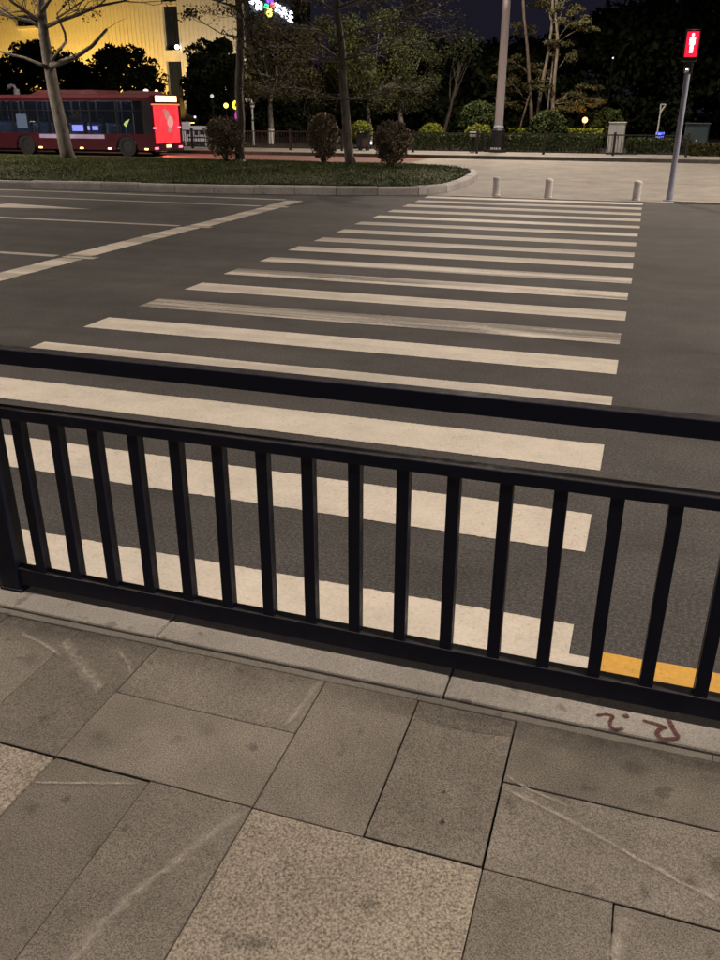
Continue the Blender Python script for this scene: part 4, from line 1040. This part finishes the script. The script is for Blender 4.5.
# parked bicycle seen nearly end on
c = at(478, 156, 39.0); t = thing('parked_bicycle', 'dark parked bicycle beside the black base of the white lamp post', 'bicycle', (c.x, 39.2, .13))
def wheel(dx, dy):
    mb = MB(); P = [Vector((c.x + dx + .30 * math.cos(a) * .45, 39.2 + dy + .30 * math.cos(a) * .9, .44 + .30 * math.sin(a))) for a in [i * math.pi / 10 for i in range(21)]]
    w_ = mb.tube(P, .022, 6).build('wheel', M_tyre, t); mb = MB()
    for k in range(0, 20, 2): mb.tube([P[k], (c.x + dx, 39.2 + dy, .44)], .004, 4)
    mb.build('spokes', M_rim, w_)
wheel(-.22, -.46); wheel(.22, .46)
f_ = lambda k, z: Vector((c.x + .22 * k, 39.2 + .46 * k, z))
MB().tube([f_(-1, .44), f_(-.75, .95)], .02, 6).tube([f_(-.78, .85), f_(.1, .50), f_(1, .44), f_(.35, .86), f_(-.76, .90)], .02, 6).tube([f_(.1, .5), f_(.35, .95)], .02, 6).build('frame', M_black, t)
MB().tube([f_(-.72, 1.02) + Vector((-.26, .12, .03)), f_(-.75, 1.0), f_(-.72, 1.02) + Vector((.26, -.12, .03))], .016, 6).build('handlebar', M_black, t)
MB().box(f_(.36, 0).x - .07, f_(.36, 0).x + .07, f_(.36, 0).y - .13, f_(.36, 0).y + .13, .95, 1.02, .025).build('saddle', M_black, t)
MB().box(f_(-.95, 0).x - .16, f_(-.95, 0).x + .16, f_(-.95, 0).y - .12, f_(-.95, 0).y + .12, .78, .98, .015).build('basket', M_cab, t)
# white board right of the bus
t = thing('white_board', 'white notice board with dark blocks behind the fence right of the bus', 'notice board', at(195, 147, 40.5))
a, b = at(183, 141, 40.5), at(207, 126, 40.5)
for x in (a.x + .15, b.x - .15): MB().box(x - .04, x + .04, 40.5, 40.58, .05, a.z).build('post', M_cab, t)
bd = MB().box(a.x, b.x, 40.48, 40.56, a.z, b.z, .01).build('board', M_polew, t); MB().box(a.x, a.x + .45, 40.47, 40.57, b.z + .002, b.z + .18, .01).build('crest', M_polew, t)
for (u0, u1, v0, v1) in ((186, 189.5, 134, 130), (195, 198, 135, 131), (200, 204.5, 134.5, 131), (188, 204, 138, 136.8)):
    p_, q_ = at(u0, v0, 40.47), at(u1, v1, 40.47); MB().box(p_.x, q_.x, 40.468, 40.478, p_.z, q_.z).build('dark_block', M_black, bd)

# ------------------------------------------------------------------ street lamps (each carries its own light)
M_lens = emit('street_lamp_lens', LAMP_COL, 14)
def lamp_head(t, x, y, z, dirv, energy, size=150):
    d = Vector((*dirv, 0)).normalized(); s = Vector((-d.y, d.x, 0))
    def bx(a0, a1, b0, b1, z0, z1):
        vs = [Vector((x, y, zz)) + d * a + s * b for zz in (z0, z1) for b in (b0, b1) for a in (a0, a1)]
        return MB().add(vs, [(0, 2, 3, 1), (4, 5, 7, 6), (0, 1, 5, 4), (2, 6, 7, 3), (0, 4, 6, 2), (1, 3, 7, 5)])
    h = bx(-.5, .45, -.17, .17, z, z + .14).build('lamp_head', M_polew, t); bx(-.4, .38, -.13, .13, z - .014, z - .002).build('lens', M_lens, h)
    l = bpy.data.lights.new('street_lamp_light', 'SPOT'); l.energy = energy; l.color = LAMP_COL; l.spot_size = rad(size); l.spot_blend = .5; l.shadow_soft_size = .22
    o = bpy.data.objects.new('street_lamp_light', l); COL.objects.link(o); o.location = (x, y, z - .06); place(o, t)
def street_lamp(label, x, y, z0, H, heads, r=.10, fat=False):
    t = thing('street_lamp', label, 'street lamp', (x, y, z0), 'street lamps')
    if fat:
        MB().tube([(x, y, 1.13), (x, y, H)], [.19, .125], 18).build('pole', M_polew, t, True)
        MB().lathe([(.40, 0), (.40, .10), (.33, .12), (.31, .90), (.22, .98)], (x, y, z0), 8).build('base_cover', M_black, t)
        MB().lathe([(.20, .99), (.22, 1.01), (.22, 1.07), (.19, 1.10)], (x, y, z0), 18).build('collar', emit('glowing_collar', (1, 1, 1), .25), t)  # reflected gleam of the collar put in as faint emission
        for k in range(3): MB().box(x - .22 + .15 * k, x - .10 + .15 * k, y - .43, y - .42, z0 + .13, z0 + .21, .004).build('white_mark', M_lime, t)
    else:
        MB().tube([(x, y, z0), (x, y, H)], [r, r * .7], 12).build('pole', M_polew, t, True); MB().lathe([(.2, 0), (.2, .03), (.12, .05), (.11, .4)], (x, y, z0), 12).build('base_cover', M_black, t)
    for (dx, dy, e, sz) in heads:
        L = math.hypot(dx, dy)
        MB().tube([(x, y, H - .5), (x + dx * .3, y + dy * .3, H - .12), (x + dx * .8, y + dy * .8, H)], [.05, .045, .04], 8).build('arm', M_polew, t)
        lamp_head(t, x + dx, y + dy, H - .02, (dx, dy), e, sz)
wp = at(497, 153, 39.6)
street_lamp('thick white lamp post with a black base behind the far fence', wp.x, 39.6, .13, 14.0, [(0, -2.6, LAMP_FAR, 150), (0, 2.4, LAMP_FAR * .35, 150)], fat=True)
street_lamp('near street lamp out of view to the left of the crosswalk', -11.5, -1.3, .15, 9.5, [(0, 2.7, LAMP_NEAR, 150)])
street_lamp('near street lamp out of view to the right of the crosswalk', 6.5, -1.3, .15, 9.5, [(0, 2.7, LAMP_NEAR, 150)])
street_lamp('street lamp out of view right of the pedestrian signal', 8.5, 22.5, .0, 9.5, [(0, -2.4, LAMP_MID, 150), (0, 2.4, LAMP_MID * 1.0, 150)])
street_lamp('street lamp out of view on the island far to the left', -27, 22.0, .17, 9.5, [(0, -2.4, LAMP_MID, 150), (0, 2.4, LAMP_MID * 1.0, 150)])
